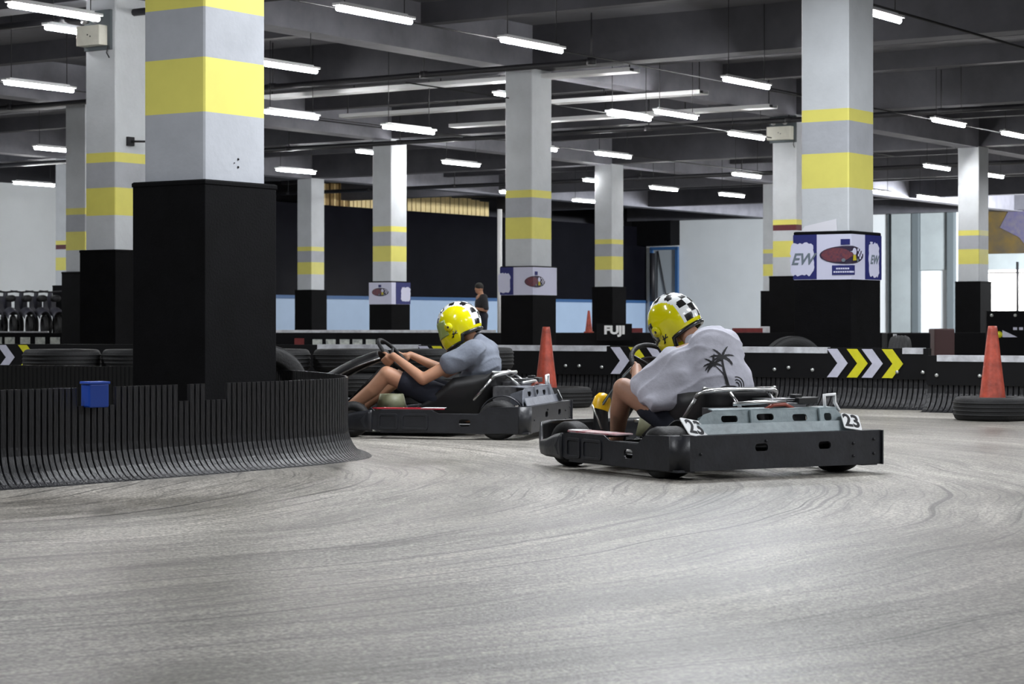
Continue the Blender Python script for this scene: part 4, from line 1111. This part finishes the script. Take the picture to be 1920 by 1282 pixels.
def person(loc, rz, label, skin, S, lean, rest):
    OFF = (.55, 0, .11)
    c_, s_ = math.cos(rz), math.sin(rz)
    L = Vector((loc[0]+OFF[0]*c_-OFF[1]*s_, loc[1]+OFF[0]*s_+OFF[1]*c_, OFF[2]))
    return empty('person', L, rz, label, 'person'), OFF

from mathutils import noise as NZ
def folds(ob, amp):
    me = ob.data; me.update(); N_ = [v.normal.copy() for v in me.vertices]
    for v, n_ in zip(me.vertices, N_):
        c = v.co; q = Vector((c.x*6+c.z*3, c.y*6, c.z*13-c.x*7))
        d = NZ.noise(q); r_ = 1-abs(NZ.noise(Vector((c.x*5, c.y*5+3, c.z*9+c.x*6)))*2.2)
        v.co = c+n_*(amp*.7*d+amp*.9*max(0, r_)**3-amp*.4)
    me.update()
# --- near driver
rz1 = rz_of(-.5, .866)
p1, O1 = person((1.46, 11.79), rz1, 'near driver in yellow chequered helmet and light grey shirt with a palm tree print', None, None, None, None)
hc = Vector((.985, .03, .855))
W1 = math.radians(12)
hm, HT = helmet(p1, hc, W1, math.radians(31), math.radians(-17), 1.06, 'visor', O1)
lsh, rsh = Vector((.77, .19, .62)), Vector((.64, -.10, .725))
lel, rel_ = Vector((.93, .315, .425)), Vector((.90, -.30, .50))
P1, T1, R1 = rim_pt(20); P2, T2, R2 = rim_pt(165)
lw = P1+R1*.062+AX*.07; rw = P2+R2*.062+AX*.07
bs = head_shapes(HT)
bs += [('c', (.72, .0, .68), .062, HT @ Vector((-.02, 0, -.05)), .055),
       ('c', (.58, 0, .22), .12, (.60, 0, .40), .11), ('c', (.58, 0, .40), .135, (.66, 0, .60), .14), ('c', lsh, .07, rsh, .07),
       ('c', lsh, .062, lel, .046), ('c', lel, .046, lw, .027), ('c', rsh, .062, rel_, .046), ('c', rel_, .046, rw, .027)]
lk, rk = Vector((1.03, .345, .455)), Vector((1.05, -.28, .44)); la, ra = Vector((1.33, .205, .13)), Vector((1.40, -.17, .15))
bs += [('c', (.62, .10, .20), .095, lk, .066), ('c', lk, .064, (1.12, .315, .33), .058), ('c', (1.12, .315, .33), .058, la, .038), ('c', (.62, -.10, .20), .095, rk, .066), ('c', rk, .062, (1.2, -.22, .32), .056), ('c', (1.2, -.22, .32), .056, ra, .038),
       ('c', la, .034, (1.50, .19, .12), .026), ('c', ra, .034, (1.55, -.16, .13), .026)]
bs += hand(P1, T1, R1, AX, 1, lw)+hand(P2, T2, R2, AX, -1, rw)
blob('body', bs, .0065, M['skin'], p1, 5, O1)
for (a_, y) in ((la, .19), (ra, -.16)):
    x1 = 1.52 if y > 0 else 1.57
    blob('shoe', [('c', (a_.x-.01, y+.005, a_.z-.035), .042, (x1, y, a_.z-.02), .036), ('c', (a_.x, y, a_.z), .045, (a_.x-.01, y, a_.z+.04), .043)], .008, M['ink'], p1, 4, O1)
# shirt : torso with wide short sleeves
shs = [('e', (.62, .0, .69), (.12, .16, .135)), ('e', (.54, -.02, .36), (.13, .19, .17)), ('e', (.58, -.03, .50), (.145, .20, .17)), ('e', (.64, -.01, .62), (.15, .195, .15), Matrix.Rotation(math.radians(-12), 4, 'X')), ('c', (.58, 0, .30), .14, (.66, 0, .55), .15),
       ('c', lsh+Vector((-.06, -.03, -.01)), .095, rsh+Vector((-.02, .02, -.03)), .095), ('c', (.68, .02, .66), .095, (.78, .02, .71), .07),
       ('c', lsh, .085, (.90, .30, .475), .080), ('c', (.70, .16, .52), .12, (.83, .29, .44), .085), ('c', (.66, .14, .44), .10, (.76, .31, .39), .062), ('c', rsh, .085, (.80, -.25, .56), .075)]
sh = blob('shirt', shs, .010, M['shirt'], p1, 26, O1)
folds(sh, .010)
blob('shorts', [('e', (.58, 0, .20), (.17, .19, .11)), ('c', (.62, .10, .20), .115, (.90, .25, .36), .088), ('c', (.62, -.10, .20), .115, (.90, -.22, .34), .088)], .010, M['shorts'], p1, 6, O1)
# palm tree print, wrapped on the shirt back by projection
def print_on(shirt, shapes, T, key, name):
    mb = MB()
    for poly_ in shapes:
        vs, fs = flat_shape(poly_, (), 0.0)
        mb.add([T @ Vector((v.x, v.y, 0)) for v in vs], fs)
    ob = mb.build(name, M[key], p1, off=O1, fix=True)
    bm = bmesh.new(); bm.from_mesh(ob.data); bmesh.ops.triangulate(bm, faces=bm.faces)
    for _ in range(5):
        es = [e for e in bm.edges if e.calc_length() > .012]
        if not es: break
        bmesh.ops.subdivide_edges(bm, edges=es, cuts=1); bmesh.ops.triangulate(bm, faces=bm.faces)
    # ray cast to the shirt in the print's own normal
    from mathutils.bvhtree import BVHTree
    me = shirt.data; bv = BVHTree.FromPolygons([v.co for v in me.vertices], [tuple(p.vertices) for p in me.polygons])
    nrm = (T.to_3x3() @ Vector((0, 0, 1))).normalized()
    for v in bm.verts:
        hit = bv.ray_cast(v.co+nrm*.5, -nrm, 1.5)
        if hit[0] is None: hit = bv.find_nearest(v.co)
        v.co = hit[0]+nrm*.003
    bm.to_mesh(ob.data); bm.free(); ob.parent = shirt
    return ob
def leaf(cx, cy, a0, L, droop, w_=.010):
    top = []; bot = []; n = 9
    for k in range(n+1):
        t = k/n; a = math.radians(a0-droop*t); x = cx+L*t*math.cos(math.radians(a0-droop*t*.5)); y = cy+L*t*math.sin(math.radians(a0-droop*t*.5))
        ww = w_*(1-t)**.5*(1 if k % 2 else .75); nx, ny = -math.sin(a), math.cos(a); top.append((x+nx*ww, y+ny*ww)); bot.append((x-nx*ww, y-ny*ww))
    return top+bot[::-1]
def trunk(x0, y0, x1, y1, w0, w1, bend):
    a = []; b = []
    for k in range(9):
        t = k/8; x = x0+(x1-x0)*t+bend*math.sin(math.pi*t); y = y0+(y1-y0)*t; ww = w0*(1-t)+w1*t; a.append((x-ww, y)); b.append((x+ww, y))
    return a+b[::-1]
palm = [trunk(.045, -.105, .012, .055, .010, .005, -.006), trunk(.040, -.105, -.035, .02, .006, .004, .02)]
for (a0, d) in ((75, 30), (35, 60), (5, 80), (-5, 70), (120, -40), (150, -60), (175, -70), (200, -60)): palm.append(leaf(.012, .06, a0, .075, d, .009))
for (a0, d) in ((95, 20), (50, 60), (15, 70), (130, -40), (165, -60), (190, -60), (215, -40)): palm.append(leaf(-.038, .022, a0, .062, d, .009))
palm.append(ell(.05, -.112, .055, .016, 20))
for q in (.02, .034, .048):
    o_ = [(.09+q*math.cos(math.radians(a)), -.098+q*1.1*math.sin(math.radians(a))) for a in range(-60, 101, 16)]
    i_ = [(.09+(q-.006)*math.cos(math.radians(a)), -.098+(q-.006)*1.1*math.sin(math.radians(a))) for a in range(100, -61, -16)]
    palm.append(o_+i_)
# facing the photographer's side: local direction of the print normal
ca, sa = math.cos(-rz1), math.sin(-rz1)
nl = Vector((ca*0-sa*-1, sa*0+ca*-1, 0)); rl = Vector((ca*1, sa*1, 0))
ctr_w = Vector(((1350-960)/F*12.2, 12.2, CH+(HY-690)*12.2/F)); d_w = ctr_w-Vector((1.46, 11.79, 0)); ctr = Vector((ca*d_w.x-sa*d_w.y, sa*d_w.x+ca*d_w.y, d_w.z))
TP = frame(ctr-Vector(O1), rl, Vector((0, 0, 1)))
_of = O1; O1 = (0, 0, 0)
print_on(sh, palm, TP, 'ink', 'palm_print')
O1 = _of

# --- far driver
rz2 = rz_of(-.97, .24)
p2, O2 = person((.25, 16.0), rz2, 'far driver in yellow helmet, blue grey shirt and dark shorts, both hands on the wheel', None, None, None, None)
hc = Vector((.665, .0, .835))
hm2, HT2 = helmet(p2, hc, math.radians(0), math.radians(24), 0, 1.08, 'visorg', O2)
lsh, rsh = Vector((.50, .19, .62)), Vector((.50, -.19, .62)); lel, rel_ = Vector((.86, .29, .42)), Vector((.84, -.30, .46))
P1, T1, R1 = rim_pt(15); P2, T2, R2 = rim_pt(165)
lw = P1+R1*.062+AX*.07; rw = P2+R2*.062+AX*.07
bs = head_shapes(HT2)
bs += [('c', (.50, 0, .62), .06, HT2 @ Vector((-.02, 0, -.05)), .052), ('c', (.60, 0, .22), .13, (.50, 0, .42), .11), ('c', (.50, 0, .42), .11, (.49, 0, .56), .10), ('c', lsh, .05, rsh, .05),
       ('c', lsh, .052, lel, .044), ('c', lel, .045, lw, .026), ('c', rsh, .052, rel_, .044), ('c', rel_, .045, rw, .026)]
lk, rk = Vector((1.15, .25, .455)), Vector((1.15, -.22, .45)); la, ra = Vector((1.50, .19, .17)), Vector((1.50, -.17, .17))
bs += [('c', (.66, .10, .22), .09, lk, .060), ('c', lk, .058, (1.26, .24, .34), .056), ('c', (1.26, .24, .34), .056, la, .036), ('c', (.66, -.10, .22), .09, rk, .06), ('c', rk, .058, ra, .038),
       ('c', la, .032, (1.64, .18, .15), .026), ('c', ra, .032, (1.64, -.16, .15), .026)]
bs += hand(P1, T1, R1, AX, 1, lw)+hand(P2, T2, R2, AX, -1, rw)
blob('body', bs, .0065, M['skin2'], p2, 5, O2)
for (a_, y) in ((la, .18), (ra, -.16)):
    blob('shoe', [('c', (a_.x-.02, y, a_.z-.035), .042, (1.66, y, a_.z-.03), .036), ('c', (a_.x, y, a_.z), .045, (a_.x-.02, y, a_.z+.04), .043)], .008, M['ink'], p2, 4, O2)
sh2 = blob('shirt', [('e', (.52, 0, .38), (.145, .19, .16)), ('e', (.49, 0, .52), (.15, .21, .16)), ('e', (.49, 0, .60), (.13, .20, .10)), ('c', lsh, .09, rsh, .09), ('c', (.49, 0, .64), .09, (.52, 0, .69), .07),
            ('c', lsh, .095, (.66, .25, .535), .085), ('c', rsh, .095, (.66, -.25, .54), .085)], .010, M['shirt2'], p2, 20, O2)
folds(sh2, .008)
blob('shorts', [('e', (.62, 0, .21), (.17, .19, .11)), ('c', (.66, .10, .22), .115, (1.00, .21, .39), .09), ('c', (.66, -.10, .22), .115, (1.00, -.18, .38), .09)], .010, M['shorts'], p2, 6, O2)

# --- standing marshal in the distance
P = at(903, 0, Y=48.0)
p3 = empty('person', (P.x, P.y, 0), math.radians(200), 'standing person in dark clothes looking down, beyond the far driver helmet', 'person')
hd = Matrix.Translation((.06, 0, 1.56)) @ Matrix.Rotation(math.radians(25), 4, 'Y')
bs = head_shapes(hd)
bs += [('c', (.0, 0, 1.38), .055, hd @ Vector((-.01, 0, -.06)), .05), ('c', (0, 0, .95), .13, (0, 0, 1.18), .125), ('c', (0, 0, 1.18), .12, (0, 0, 1.32), .13), ('c', (0, .17, 1.36), .06, (0, -.17, 1.36), .06)]
for s in (1, -1):
    bs += [('c', (0, s*.18, 1.36), .055, (-.02, s*.25, 1.08), .042), ('c', (-.02, s*.25, 1.08), .042, (.22, s*.12, 1.12), .03), ('c', (.22, s*.12, 1.12), .03, (.29, s*.09, 1.13), .032),
           ('c', (0, s*.09, .92), .095, (.02, s*.10, .50), .06), ('c', (.02, s*.10, .50), .06, (-.01, s*.10, .10), .04), ('c', (-.01, s*.10, .05), .04, (.14, s*.11, .035), .034)]
    for k in range(4): bs.append(('c', (.31, s*.09+(k-1.5)*.02, 1.13), .010, (.355-.01*abs(k-1.5), s*.07+(k-1.5)*.018, 1.11), .009))
    bs.append(('c', (.28, s*.06, 1.14), .012, (.32, s*.03, 1.14), .010))
blob('body', bs, .011, M['skin2'], p3, 4)
blob('shirt', [('e', (0, 0, 1.20), (.15, .20, .24)), ('c', (0, .17, 1.36), .08, (0, -.17, 1.36), .08), ('c', (0, .18, 1.36), .075, (-.02, .24, 1.12), .065), ('c', (0, -.18, 1.36), .075, (-.02, -.24, 1.12), .065)], .014, M['ink'], p3, 5)
blob('trousers', [('e', (0, 0, .95), (.15, .18, .13)), ('c', (0, .09, .90), .11, (0, .10, .12), .06), ('c', (0, -.09, .90), .11, (0, -.10, .12), .06)], .014, M['shorts'], p3, 5)
blob('hair', [('e', hd @ Vector((-.02, 0, .035)), (.10, .085, .095))], .012, M['hair'], p3, 3)
